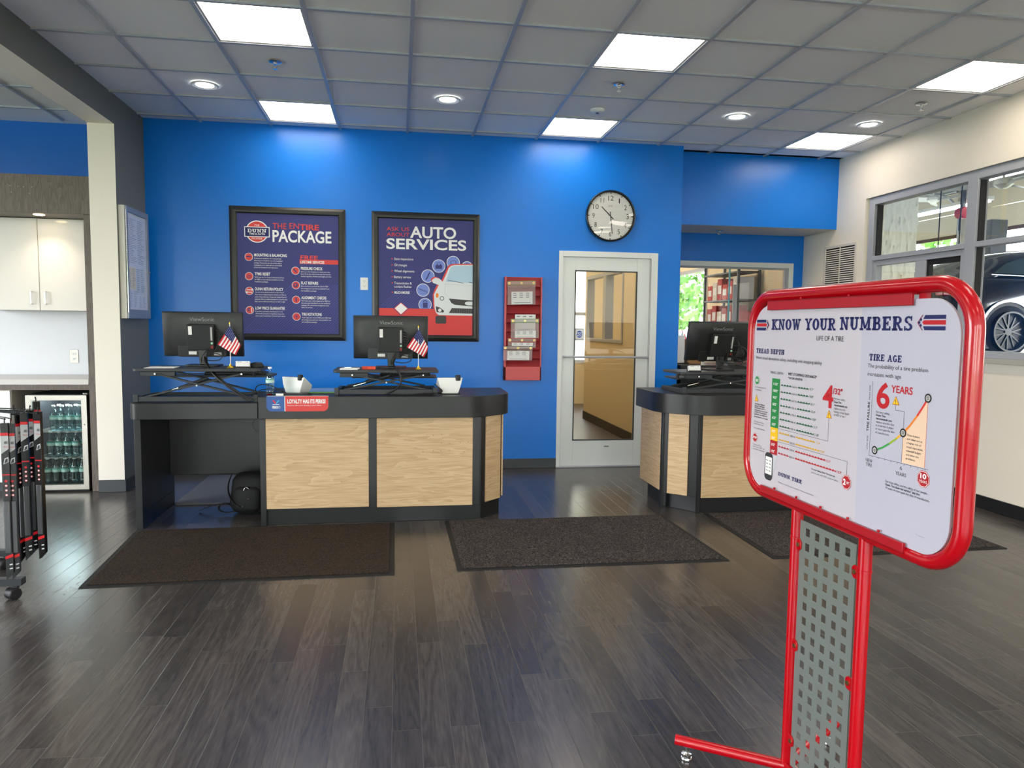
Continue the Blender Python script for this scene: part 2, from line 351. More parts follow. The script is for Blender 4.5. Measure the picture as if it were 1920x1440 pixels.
# slab-serif capitals, unit height; strokes: ('s',x) stem ; ('b',x0,y0,x1,y1,th) bar ; ('a',cx,cy,rx,ry,a0,a1,th) arc
TH = .28; SE = .16
def _ser(x, y, w=.24): return ('r', x - w, x + w, y, y + SE if y < .5 else y - SE)
SLAB = {
 'K': (.92, [('s', .24), _ser(.24, 0), _ser(.24, 1), ('b', .28, .42, .72, .95, .17), ('b', .36, .55, .76, .06, .21), _ser(.72, 1, .19), _ser(.76, 0, .19)]),
 'N': (.98, [('s', .22, .15), ('s', .76, .15), _ser(.20, 1, .2), _ser(.22, 0, .19), _ser(.76, 1, .2), ('b', .22, .97, .76, .03, .22)]),
 'O': (.88, [('o', .44, .5, .43, .5, TH, .15)]),
 'W': (1.2, [('b', .2, .98, .4, .02, .2), ('b', .4, .02, .6, .9, .14), ('b', .6, .9, .8, .02, .2), ('b', .8, .02, 1.0, .98, .14), _ser(.2, 1, .2), _ser(1.0, 1, .19), ('r', .5, .7, .87, 1)]),
 'Y': (.92, [('b', .18, .96, .46, .44, .2), ('b', .74, .96, .46, .44, .17), ('s', .46, TH, 0, .5), _ser(.46, 0), _ser(.18, 1, .19), _ser(.74, 1, .18)]),
 'U': (.94, [('s', .23, TH, .3, 1), ('s', .72, .17, .3, 1), ('u', .475, .36, .33, .36, .2), _ser(.23, 1, .21), _ser(.72, 1, .2)]),
 'R': (.92, [('s', .24), _ser(.24, 0), _ser(.2, 1, .18), ('p', .24, .46, 1.0, .8), ('b', .46, .5, .72, .08, .2), _ser(.78, 0, .15)]),
 'P': (.84, [('s', .24), _ser(.24, 0), _ser(.2, 1, .18), ('p', .24, .42, 1.0, .8)]),
 'B': (.86, [('s', .24), _ser(.18, 0, .16), _ser(.18, 1, .16), ('p', .24, .47, 1.0, .76), ('p', .24, 0, .56, .82)]),
 'D': (.92, [('s', .24), _ser(.18, 0, .16), _ser(.18, 1, .16), ('p', .24, 0, 1.0, .88)]),
 'M': (1.16, [('s', .22, .15), ('s', .92, .2), _ser(.2, 1, .2), _ser(.22, 0, .19), _ser(.95, 1, .19), _ser(.92, 0, .23), ('b', .24, .95, .57, .12, .21), ('b', .57, .12, .9, .95, .15)]),
 'E': (.84, [('s', .24), ('r', 0.02, .78, 0, .15), ('r', .02, .76, .85, 1), ('r', .24, .55, .44, .57), ('r', .65, .78, 0, .3), ('r', .64, .76, .7, 1), ('r', .48, .58, .34, .66)]),
 'S': (.78, [('S',), ('r', .58, .7, .68, 1), ('r', .06, .18, 0, .32)]),
 'T': (.88, [('s', .44), _ser(.44, 0), ('r', .05, .83, .85, 1), ('r', .05, .17, .66, 1), ('r', .71, .83, .66, 1)]),
 'A': (.98, [('b', .2, .04, .46, .97, .15), ('b', .48, .97, .76, .04, .22), ('r', .26, .7, .27, .4), _ser(.18, 0, .18), _ser(.78, 0, .2)]),
 'H': (.98, [('s', .23), ('s', .75), _ser(.23, 0, .21), _ser(.23, 1, .21), _ser(.75, 0, .21), _ser(.75, 1, .21), ('r', .23, .75, .43, .57)]),
 'I': (.48, [('s', .24), _ser(.24, 0), _ser(.24, 1)]),
 'G': (.9, [('arc', .46, .5, .43, .5, 40, 330, TH, .15), ('r', .5, .86, .36, .49), ('r', .64, .82, .05, .45)]),
 ' ': (.45, []),
}
def slab_text(mb, pl, txt, x, y, w, h, d=.001, m=0):
    tot = sum(SLAB[c][0] + .06 for c in txt) - .06; k = w / tot; cx_ = x
    def Q(px_, py_): return (cx_ + px_ * k, y + py_ * h)
    def ring(cx2, cy2, rx, ry, tx, ty, a0, a1, n=20):
        for i in range(n):
            p, q = rad(a0 + (a1 - a0) * i / n), rad(a0 + (a1 - a0) * (i + 1) / n)
            ppoly(mb, pl, [Q(cx2 + rx * math.cos(p), cy2 + ry * math.sin(p)), Q(cx2 + rx * math.cos(q), cy2 + ry * math.sin(q)), Q(cx2 + (rx - tx) * math.cos(q), cy2 + (ry - ty) * math.sin(q)), Q(cx2 + (rx - tx) * math.cos(p), cy2 + (ry - ty) * math.sin(p))], d, m)
    for c in txt:
        wd, st = SLAB[c]
        for e in st:
            if e[0] == 's':
                t_ = e[2] if len(e) > 2 else TH; y0_ = e[3] if len(e) > 3 else 0; y1_ = e[4] if len(e) > 4 else 1
                ppoly(mb, pl, [Q(e[1] - t_ / 2, y0_), Q(e[1] + t_ / 2, y0_), Q(e[1] + t_ / 2, y1_), Q(e[1] - t_ / 2, y1_)], d, m)
            elif e[0] == 'r': ppoly(mb, pl, [Q(e[1], e[3]), Q(e[2], e[3]), Q(e[2], e[4]), Q(e[1], e[4])], d, m)
            elif e[0] == 'b':
                _, x0, y0, x1, y1, t_ = e; ppoly(mb, pl, [Q(x0 - t_ / 2, y0), Q(x0 + t_ / 2, y0), Q(x1 + t_ / 2, y1), Q(x1 - t_ / 2, y1)], d, m)
            elif e[0] == 'o': ring(e[1], e[2], e[3], e[4], e[5], e[6], 0, 360)
            elif e[0] == 'arc': ring(e[1], e[2], e[3], e[4], e[7], e[8], e[5], e[6])
            elif e[0] == 'u': ring(e[1], e[2], e[3], e[4], .2, .16, 180, 360)
            elif e[0] == 'p':
                _, xs, y0, y1, xe = e; r_ = (y1 - y0) / 2; xm = xe - .3
                ppoly(mb, pl, [Q(xs, y1 - .13), Q(xm, y1 - .13), Q(xm, y1), Q(xs, y1)], d, m); ppoly(mb, pl, [Q(xs, y0), Q(xm, y0), Q(xm, y0 + .13), Q(xs, y0 + .13)], d, m)
                ring(xm, y0 + r_, .3, r_, .22, .13, -90, 90, 12)
            elif e[0] == 'S':
                ring(.4, .74, .33, .26, .2, .14, 30, 270, 14); ring(.4, .26, .34, .26, .22, .14, -150, 90, 14)
        cx_ += (wd + .06) * k
def put_texts(items, pl, mb, colors, d=.0012):
    for t, sty, x, y, w, h in items:
        m = colors[sty[1]]
        if sty[0] == 's': slab_text(mb, pl, t, x, y, w, h, d, m)
        else: ptext(mb, pl, t, x, y, w, h, 1 if sty[0] == 'b' else 0, d, m)
# ------------------------------------------------------------------ shared materials
M_BLUE = mat('blue_wall_paint', (0, 118, 218), .30, bump=.12, bscale=220)
M_GREY = mat('dark_grey_wall_paint', (100, 101, 96), .5, bump=.1, bscale=220)
M_WHITE = mat('warm_white_wall_paint', (232, 226, 214), .5, bump=.1, bscale=200)
M_TILE = mat('acoustic_tile', (248, 248, 246), .95, spec=.1, bump=.5, bscale=500)
M_GRID = mat('ceiling_grid_metal', (176, 180, 188), .3)
M_BASE = mat('charcoal_vinyl_base', (62, 66, 70), .45)
M_BLK = mat('black_plastic', (26, 27, 28), .45, spec=.4)
M_BLKM = mat('black_powder_coat', (52, 55, 58), .45, spec=.4)
M_LAM = mat('black_laminate', (30, 31, 33), .36, var=.18, vscale=6)
M_OAK = wood_mat('light_oak_laminate', (178, 146, 106), (208, 180, 140), 'xy')
M_WALN = wood_mat('grey_brown_laminate', (70, 62, 57), (104, 94, 86), 2, 1.4)
M_RED = mat('glossy_red_paint', (178, 0, 18), .22, coat=.35)
M_REDD = mat('matte_red_plastic', (138, 12, 22), .5)
M_STEEL = mat('brushed_steel', (190, 186, 178), .32, metal=1, bump=.1, bscale=300)
M_CHROME = mat('chrome', (220, 220, 222), .12, metal=1)
M_ALU = mat('painted_aluminium', (166, 168, 174), .38)
M_DOORW = mat('white_door_paint', (222, 226, 224), .45)
M_PLW = mat('white_plastic', (232, 234, 232), .35)
M_PAPER = mat('white_paper', (232, 232, 230), .8)
M_GLASS = glass_mat('window_glass'); M_GLASST = glass_mat('tinted_door_glass', (250, 246, 236), 0, 1.6)
M_LGLASS = glass_mat('cooler_glass', (236, 242, 240), 0, .8)
I_NAVY = mat('navy_ink', (22, 30, 92), .6); I_RED = mat('red_ink', (190, 24, 36), .6); I_BLK = mat('dark_grey_ink', (52, 52, 58), .6)
I_WHITE = mat('white_ink', (240, 240, 240), .6); I_GREEN = mat('green_ink', (34, 132, 68), .6); I_YEL = mat('yellow_ink', (240, 190, 30), .6)
I_CORAL = mat('coral_red_ink', (216, 66, 64), .5); I_INDIGO = mat('indigo_ink', (52, 54, 118), .5); I_INDL = mat('light_indigo_ink', (74, 80, 152), .5)
I_ORG = mat('orange_ink', (236, 130, 36), .6); I_TAN = mat('tan_ink', (236, 204, 176), .6); I_LBLUE = mat('pale_blue_ink', (120, 142, 214), .6)
# ================================================================== THE ROOM
T = .6096
XL, XR, YW, YS, YR = .13, 6.95, .15, .36, .985   # partition face, right wall, blue wall, soffit face, recess back wall
XK = -4.97
struct('floor', WB().box(XK, XR, YF - .1, 1.1, -.05, 0), floor_mat())
# ceiling: lay-in tiles with a shallow reveal on a metal grid
LIGHTS = [(2, -4), (6, -4), (10, -4), (2, -1), (6, -1), (10, -1)] + [(i, j) for j in (-7, -10, -13, -16) for i in (2, 6, 10)] + [(-5, -4), (-5, -8), (-5, -12), (-5, -16)]
b = WB(); g = .011
xs = [XK] + [k * T for k in range(-8, 12)] + [XR]; ys = [YF] + [k * T for k in range(-19, 1)] + [YS]
for i in range(len(xs) - 1):
    for j in range(len(ys) - 1):
        x0, x1, y0, y1 = xs[i], xs[i + 1], ys[j], ys[j + 1]
        if x1 - x0 < .03: continue
        if (round(x0 / T), round(y0 / T)) in LIGHTS and x0 > XK: continue
        b.box(x0 + .003, x1 - .003, y0 + .003, y1 - .003, H, H + .03)
b.box(XK, -.07, YS, .5, H, H + .03)
struct('ceiling', b, M_TILE)
b = WB()
for x in xs[1:-1]: b.box(x - .012, x + .012, YF, YS, H - .013, H + .0)
for y in ys[1:-1]:
    for x0, x1 in zip(xs[:-1], xs[1:]): b.box(x0 + .0125, x1 - .0125, y - .012, y + .012, H - .0125, H + .0)
b.box(XK, XR, YF, YR + .05, H + .031, H + .08)
struct('trim_1', b, M_GRID)
# blue wall with the doorway cut out
DX0, DX1, DZ = 3.90, 4.905, 2.135
b = WB(); b.box(XL, DX0, YW, YW + .14, 0, H); b.box(DX1, 5.14, YW, YW + .14, 0, H); b.box(DX0, DX1, YW, YW + .14, DZ, H)
struct('wall_back', b, M_BLUE)
b = WB(); b.box(5.139, XR, YS, YR + .1, 2.46, H)
o = struct('wall_back_soffit', b, [M_BLUE, mat('soffit_white_paint', (212, 208, 200), .6)])
for p in o.data.polygons:
    if p.normal.z < -.9: p.material_index = 1
b = WB(); WX0, WX1, WZ0, WZ1 = 5.30, 6.825, .95, 2.15
b.box(5.139, WX0, YR, YR + .12, 0, 2.47); b.box(WX1, XR, YR, YR + .12, 0, 2.47); b.box(WX0, WX1, YR, YR + .12, 0, WZ0); b.box(WX0, WX1, YR, YR + .12, WZ1, 2.47)
b.box(5.04, 5.14, YW + .13, YR + .12, 0, 2.47)
struct('wall_recess', b, M_BLUE)
# partition on the left: jamb and header, grey towards the shop, white in the opening
b = WB(); PX, PY, PZ = -.07, -.53, 2.957
b.box(PX, XL, PY, .49, 0, H); b.box(PX, XL, YF, PY, PZ, H)
o = struct('wall_left', b, [M_WHITE, M_GREY])
for p in o.data.polygons:
    if p.normal.x > .9: p.material_index = 1
b = WB(); b.box(XK, PX, .49, .6, 0, H)
struct('wall_kitchen', b, mat('blue_wall_paint_kitchen', (6, 108, 205), .38))
b = WB(); b.box(XK - .1, XK, YF, .6, 0, .35); b.box(XK - .1, XK, YF, .6, 2.9, H + .1); b.box(XK - .1, XK, -2.5, .6, 0, H); b.box(XK - .1, XK, YF, -6.5, 0, H)
struct('wall_lounge', b, M_WHITE)
# front wall behind the camera, five storefront bays
b = WB(); b.box(XK, XR, YF - .15, YF, 0, .4); b.box(XK, XR, YF - .15, YF, 2.9, H + .1)
e_ = [XK] + [v for a in FRONT_WINDOWS for v in a] + [XR]
for i in range(0, len(e_), 2): b.box(e_[i], e_[i + 1], YF - .15, YF, .4, 2.9)
struct('wall_front', b, M_WHITE)
# right wall with the big window to the service bay
RW0, RW1, RZ0, RZ1 = -6.2, -.12, 1.17, 2.70
b = WB(); b.box(XR, XR + .16, RW1, YR + .12, 0, H); b.box(XR, XR + .16, RW0, RW1, 0, RZ0); b.box(XR, XR + .16, RW0, RW1, RZ1, H); b.box(XR, XR + .16, YF, RW0, 0, H)
struct('wall_right', b, mat('right_wall_paint', (233, 224, 208), .42, bump=.08, bscale=160))
# baseboards
b = WB(); b.box(XL, DX0 - .0, YW - .012, YW, 0, .095); b.box(DX1, 5.14, YW - .012, YW, 0, .095); struct('baseboard_back', b, M_BASE, bevel=.003)
b = WB(); b.box(XR - .012, XR, YF, YR, 0, .10); struct('baseboard_right', b, mat('black_vinyl_base', (30, 31, 33), .4), bevel=.003)
b = WB(); b.box(PX - .0, XL + .012, PY - .012, PY, 0, .10); b.box(XL, XL + .012, PY, YW, 0, .10); struct('baseboard_left', b, M_BASE, bevel=.003)
b = WB(); b.box(5.14, XR, YR - .012, YR, 0, .10); struct('baseboard_recess', b, M_BASE)
# daylight bounce comes from a real pale pavement outside
struct('floor_outside', WB().box(-40, 60, -60, YF - .15, -.25, -.15), mat('concrete_pavement', (176, 174, 168), .9, var=.2, vscale=.6))
# ------------------------------------------------------------------ door in the blue wall
yl = YW - .012
def door():
    fr = WB(); fw = .042
    rframe(fr, 'y', yl, YW + .12, DX0, DX1, 0, DZ, (fw, fw + .03, 0, .055))
    d = struct('door_1', fr, M_DOORW, bevel=.003)
    lf = WB(); a0, a1, y0, y1 = DX0 + fw + .003, DX1 - fw - .036, YW + .006, YW + .05
    lf.box(a0, 4.070, y0, y1, .012, 2.078); lf.box(4.697, a1, y0, y1, .012, 2.078); lf.box(4.070, 4.697, y0, y1, 1.945, 2.078); lf.box(4.070, 4.697, y0, y1, .012, .272)
    lf.build('door_leaf', M_DOORW, d, bevel=.002)
    st = WB()
    for q in ((4.066, 4.078, .268, 1.95), (4.689, 4.701, .268, 1.95), (4.066, 4.701, .266, .278), (4.066, 4.701, 1.939, 1.951)): st.box(q[0], q[1], y0 - .004, y0 + .01, q[2], q[3])
    st.build('glazing_bead', mat('dark_gasket', (58, 60, 60), .5), d)
    WB().box(4.074, 4.693, y0 + .012, y0 + .018, .274, 1.943).build('door_glass', M_GLASST, d)
    bar = WB(); zb = 1.103; yb = y0 - .045
    bar.tube([(3.965, y0, zb), (3.967, yb + .012, zb), (3.98, yb, zb), (4.80, yb, zb), (4.815, yb + .012, zb), (4.817, y0, zb)], .011, 12)
    bar.build('push_bar', M_ALU, d, smooth=True)
    WB().box(DX0 - .002, DX1, yl - .02, YW + .10, 0, .012).build('threshold', M_ALU, d, bevel=.003)
    WB().box(DX1 - .072, DX1 - .069, yl - .001, yl, .02, 2.08).build('door_seal', mat('black_rubber', (18, 18, 18), .7), d)
    k = WB(); k.box(4.395, 4.445, y0 - .0015, y0, .2, .208); k.build('door_stamp', I_BLK, d)
    pl = Plane((0, y0 + .0105, 0), (1, 0, 0), (0, 0, 1), (0, -1, 0))
    s = WB(); prect(s, pl, 4.072, 4.172, 1.262, 1.385, 0, 0); pdisc(s, pl, 4.122, 1.325, .04, .0008, 1, 28); pdisc(s, pl, 4.122, 1.325, .034, .0012, 2, 28); prect(s, pl, 4.086, 4.158, 1.305, 1.343, .0016, 0)
    ptext(s, pl, 'ASE', 4.091, 1.312, .062, .025, 2, .002, 2); ptext(s, pl, 'Certified Technicians', 4.082, 1.372, .08, .005, 0, .002, 3); ptext(s, pl, 'Blue Seal of Excellence', 4.08, 1.272, .084, .006, 1, .002, 3)
    s.build('certification_sticker', [M_PAPER, I_WHITE, mat('sticker_blue', (28, 88, 178), .5), I_NAVY], d)
door()
# back office seen through the door and the recess window
M_TANW = mat('tan_office_paint', (226, 208, 170), .6)
b = WB(); b.box(3.2, 3.3, .29, 6.0, 0, H)
for q in ((3.2, 4.9, 0, H), (5.75, 6.95, 0, H), (4.9, 5.75, 0, .75), (4.9, 5.75, 2.6, H)): b.box(q[0], q[1], 6.0, 6.12, q[2], q[3])
struct('wall_office', b, M_TANW)
b = WB(); OX = 5.15   # partition between corridor and office, with an interior window
for q in ((1.106, 2.02, 0, H), (3.80, 3.92, 0, H), (2.02, 3.80, 0, 1.19), (2.02, 3.80, 2.14, H)): b.box(OX, OX + .08, q[0], q[1], q[2], q[3])
b.box(5.02, 5.039, .29, 1.105, 0, H); b.box(5.02, OX, 1.106, 1.13, 0, H)
struct('wall_corridor', b, M_TANW)
b = WB(); rframe(b, 'x', OX - .015, OX + .095, 2.02, 3.80, 1.19, 2.14, .045); b.box(OX - .015, OX + .095, 2.78, 2.92, 1.235, 2.095); w = struct('window_4', b, M_ALU, bevel=.003)
WB().box(OX + .04, OX + .046, 2.065, 2.78, 1.235, 2.095).build('window_pane', M_GLASS, w); WB().box(OX + .04, OX + .046, 2.92, 3.755, 1.235, 2.095).build('window_pane', M_GLASS, w)
b = WB(); b.box(OX - .012, OX, 1.131, 3.92, 0, .12); struct('baseboard_corridor', b, mat('dark_brown_base', (60, 52, 44), .5))
b = WB(); rframe(b, 'y', 5.98, 6.1, 4.9, 5.75, .75, 2.6, .05); b.box(4.95, 5.70, 5.98, 6.1, 1.6, 1.66); struct('window_5', b, M_ALU)
b = WB()
for q in ((1.1, 3.40, 0, H), (5.1, 6.0, 0, H), (3.40, 5.1, 0, 1.12), (3.40, 5.1, 2.30, H)): b.box(6.86, 6.95, q[0], q[1], q[2], q[3])
struct('wall_office_right', b, M_TANW)
b = WB(); rframe(b, 'x', 6.85, 6.94, 3.40, 5.1, 1.12, 2.30, .045); struct('window_6', b, M_ALU)
struct('floor_office', WB().box(3.2, 6.95, 1.1, 6.0, -.05, 0), mat('office_floor', (84, 74, 66), .4))
struct('ceiling_office', WB().box(3.2, 6.95, YW + .14, 6.0, H + .0, H + .05), M_TILE)
for (lx, ly, lab) in ((4.2, 1.6, 'bright ceiling panel in the corridor behind the white door'), (6.0, 2.2, 'bright ceiling panel in the office nearest the recess window'), (6.0, 4.4, 'bright ceiling panel at the far end of the back office'), (4.2, 4.4, 'bright ceiling panel at the far end of the corridor')):
    t = thing('office_ceiling_light', lab, 'ceiling light', (lx, ly, H - .03), 0, 'back office ceiling panels')
    MB().box(-.3, .3, -.3, .3, .0, .028).build('diffuser', mat('led_office', (255, 246, 232), .5, emis=((255, 244, 228), 17)), t)
    b = MB()
    for q in ((-.315, -.301, -.315, .315), (.301, .315, -.315, .315), (-.3, .3, -.315, -.301), (-.3, .3, .301, .315)): b.box(q[0], q[1], q[2], q[3], 0, .03)
    b.build('frame', M_GRID, t)
t = thing('office_counter', 'white low counter at the far end of the corridor behind the white door', 'counter', (4.8, 4.8, 0))
WB().box(4.2, 5.1, 4.5, 5.2, 0, .72).build('cabinet', M_PLW, t, bevel=.004); WB().box(4.18, 5.12, 4.48, 5.22, .72, .76).build('worktop', M_LAM, t, bevel=.004)
# recess window
b = WB(); fo = .055
rframe(b, 'y', YR - .02, YR + .1, WX0, WX1, WZ0, WZ1, fo)
rframe(b, 'y', YR + .01, YR + .05, WX0 + fo, WX1 - fo, WZ0 + fo, WZ1 - fo, (.001, .03, .001, .02), 1)
w = struct('window_3', b, [M_DOORW, M_ALU], bevel=.003)
WB().box(WX0 + fo, 6.12, YR + .03, YR + .036, WZ0 + fo, WZ1 - fo - .02).build('window_pane', M_GLASS, w)
WB().box(6.08, WX1 - fo - .03, YR + .045, YR + .051, WZ0 + fo, WZ1 - fo - .02).build('window_pane', M_GLASS, w)
WB().box(6.075, 6.085, YR + .028, YR + .054, WZ0 + fo, WZ1 - fo - .02).build('pane_edge', mat('cyan_glass_edge', (88, 178, 200), .2), w)
WB().box(6.13, 6.17, YR + .03, YR + .055, 1.2, 1.9).build('pull_strip', M_ALU, w)
# red stock boxes on shelves in the back office, straight behind the recess window
t = thing('storage_shelf', 'dark steel shelving in the office behind the recess window', 'shelf', (6.68, 2.25, 0))
for x in (-.14, .14):
    for y in (-.50, .50): MB().box(x - .015, x + .015, y - .015, y + .015, 0, 2.3).build('upright', M_BLKM, t)
for i, z in enumerate((.70, 1.05, 1.40, 1.75, 2.1)): MB().box(-.155, .155, -.51, .51, z, z + .02).build('shelf_board', M_BLKM, t, bevel=.002)
for i, z in enumerate((1.77, 1.42, 1.07)):
    for j in range(6):
        y = 2.25 + .38 - j * .152; c = [(196, 60, 50), (188, 72, 60), (170, 44, 46), (214, 206, 196)][(i * 5 + j * 3) % 4]
        hh = .2 + .04 * ((i + j) % 3)
        bx = thing('stock_box', 'stock box, %s from the left on the %s shelf of the office rack' % (['first', 'second', 'third', 'fourth', 'fifth', 'sixth'][j], ['upper', 'middle', 'lower'][i]), 'box', (6.67, y, z), 0, 'stock boxes on the office rack')
        MB().box(-.11, .11, -.066, .066, 0, hh).build('carton', mat('carton_%d%d%d' % c, c, .7), bx, bevel=.002)
        MB().box(-.1115, -.11, -.05, .05, hh * .3, hh * .7).build('carton_label', M_PAPER, bx)
# ------------------------------------------------------------------ right wall window (to the service bay)
GX = XR + .05   # glass plane
b = WB()
def fbar(y0, y1, z0, z1, d0=XR + .02, d1=XR + .12, m=0): b.box(d0, d1, y0, y1, z0, z1, m)
yv = [RW0, RW0 + .08]
for ym in (-4.45, -2.95, -1.475): yv += [ym - .055, ym + .055]
yv += [RW1 - .11, RW1 - .03]
for k in range(0, len(yv), 2): fbar(yv[k], yv[k + 1], RZ0, RZ1)
for k in range(1, len(yv) - 1, 2):
    fbar(yv[k], yv[k + 1], 2.625, RZ1); fbar(yv[k], yv[k + 1], RZ0 + .02, RZ0 + .075); fbar(yv[k], yv[k + 1], 2.08, 2.125)
w = struct('window_1', b, M_ALU, bevel=.004)
b = WB(); y0, y1 = -1.42, -.23   # pass-through slider in the first lower bay
rframe(b, 'x', XR + .035, XR + .1, y0 + .001, y1 - .001, 1.246, 2.079, .05); b.box(XR + .035, XR + .1, -.96, -.83, 1.296, 2.029)
b.build('slider_frame', M_ALU, w, bevel=.003)
b = WB()
rframe(b, 'x', XR + .05, XR + .09, y0 + .052, -.961, 1.297, 2.028, (.001, .03, .001, .045))
for yy in (-.255, -1.53, -1.418): b.box(XR + .04, XR + .095, yy - .008, yy + .008, 2.13, 2.62)
b.box(XR + .04, XR + .095, -1.535, -1.525, 1.25, 2.08)
b.build('gasket', mat('black_rubber', (18, 18, 18), .7), w)
for (a0, a1, z0, z1) in ((-1.42, -.23, 2.125, 2.625), (-.83, -.28, 1.29, 2.03), (-1.37, -.96, 1.29, 2.03), (-2.895, -1.53, 2.125, 2.625), (-2.895, -1.53, 1.245, 2.08), (-4.395, -3.005, 2.125, 2.625), (-4.395, -3.005, 1.245, 2.08), (-6.12, -4.505, 2.125, 2.625), (-6.12, -4.505, 1.245, 2.08)):
    WB().box(GX + .02, GX + .026, a0, a1, z0, z1).build('window_pane', M_GLASS, w)
b = WB(); b.box(XR - .01, XR + .16, RW0, RW1, RZ0 - .02, RZ0 + .02); struct('trim_2', b, mat('sill_grey', (176, 172, 164), .5), bevel=.003)
b = WB(); b.box(XR - .004, XR, RW0, RW1, 1.075, 1.15); struct('trim_3', b, mat('sill_apron', (206, 202, 192), .5))
# front shop windows: frames and glass
b = WB(); bg_ = WB()
for a, c in FRONT_WINDOWS:
    for q in ((a, a + .05, .4, 2.9), (c - .05, c, .4, 2.9), (a, c, .4, .46), (a, c, 2.84, 2.9), (a, c, 2.2, 2.25), ((a + c) / 2 - .025, (a + c) / 2 + .025, .4, 2.9)): b.box(q[0], q[1], YF - .1, YF - .03, q[2], q[3])
    bg_.box(a, c, YF - .07, YF - .065, .42, 2.88)
w = struct('window_2', b, M_ALU); bg_.build('window_pane', M_GLASS, w)
# ================================================================== CEILING FITTINGS
LED_E = 9
M_LED = mat('led_diffuser', (255, 250, 240), .6, emis=((255, 244, 230), LED_E))
M_LEDD = mat('downlight_lens', (255, 255, 255), .5, emis=((248, 250, 255), 16))
first = None
def lpos(i, j):
    if i < 0: return 'recessed square light panel above the lounge, %s from the kitchen' % {-4: 'nearest', -8: 'second', -12: 'third', -16: 'farthest'}[j]
    col = {2: 'left', 6: 'middle', 10: 'right'}[i]
    if j == -1: return 'lit square ceiling panel close to the blue wall, in the %s column' % col
    if j == -4: return 'large lit square ceiling panel nearer the camera, in the %s column' % col
    return 'lit square ceiling panel behind the camera, %s column, row %s back' % (col, {-7: 'one', -10: 'two', -13: 'three', -16: 'four'}[j])
for (i, j) in LIGHTS:
    loc = (i * T + T / 2, j * T + T / 2, H - .006)
    if first is None:
        t = thing('ceiling_light_panel', lpos(i, j), 'ceiling light', loc, 0, 'square ceiling light panels')
        h_ = T / 2 - .012; MB().box(-h_ + .012, h_ - .012, -h_ + .012, h_ - .012, .004, .012).build('diffuser', M_LED, t)
        f = MB()
        for q in ((-h_, h_, -h_, -h_ + .014), (-h_, h_, h_ - .014, h_), (-h_, -h_ + .014, -h_ + .014, h_ - .014), (h_ - .014, h_, -h_ + .014, h_ - .014)): f.box(q[0], q[1], q[2], q[3], 0, .018)
        f.box(-h_, h_, -h_, h_, .018, .022); f.build('frame', mat('light_frame', (190, 190, 188), .4), t); first = t
    else: dup(first, loc, lpos(i, j))
first = None
for n_, (i, lab) in enumerate(((1, 'round recessed downlight nearest the grey partition'), (4, 'round recessed downlight between the left and middle light panels'), (8, 'round recessed downlight to the right of the smoke detector'), (10, 'round recessed downlight nearest the right wall'))):
    loc = (i * T + T / 2, -1.5 * T, H - .007)
    if first is None:
        t = thing('downlight', lab, 'downlight', loc, 0, 'round recessed downlights')
        MB().lathe([(.064, -.0015), (.090, -.010), (.1, -.003), (.1, 0)], n=32).build('trim_ring', M_PLW, t, smooth=True)
        MB().lathe([(.0005, -.004), (.05, -.004), (.064, -.003), (.064, 0)], n=32).build('lens', M_LEDD, t, smooth=True); first = t
    else: dup(first, loc, lab)
def sprinkler(loc, lab):
    t = thing('fire_sprinkler', lab, 'sprinkler', loc, 0, 'ceiling fire sprinklers')
    MB().lathe([(.001, 0), (.04, 0), (.042, -.004), (.03, -.01), (.014, -.012), (.001, -.012)], n=24).build('escutcheon', M_CHROME, t, smooth=True)
    b = MB(); b.cyl((0, 0, -.01), (0, 0, -.022), .012, 12); b.tube([(-.012, 0, -.02), (-.015, 0, -.034), (0, 0, -.048)], .0025, 6); b.tube([(.012, 0, -.02), (.015, 0, -.034), (0, 0, -.048)], .0025, 6)
    b.build('sprinkler_head', M_CHROME, t, smooth=True)
    MB().cyl((0, 0, -.048), (0, 0, -.051), .016, 16).build('deflector', M_CHROME, t); return t
s0 = sprinkler((2.5 * T, -2.5 * T, H - .007), 'chrome fire sprinkler just behind the large left ceiling panel')
dup(s0, (6.5 * T, -2.5 * T, H - .007), 'chrome fire sprinkler just behind the large middle ceiling panel')
dup(s0, (10.55 * T, -2.5 * T, H - .007), 'chrome fire sprinkler just behind the large right ceiling panel')
dup(s0, (5.788, .70, 2.46), 'chrome fire sprinkler under the soffit of the recess')
t = thing('smoke_detector', 'small white round smoke detector on the ceiling beside a light panel', 'smoke detector', (6.52 * T, -1.45 * T, H - .007))
MB().lathe([(.001, 0), (.058, 0), (.06, -.008), (.05, -.022), (.03, -.028), (.001, -.028)], n=28).build('housing', M_PLW, t, smooth=True)
MB().cyl((0, 0, -.028), (0, 0, -.031), .014, 14).build('sensor', M_BLK, t)
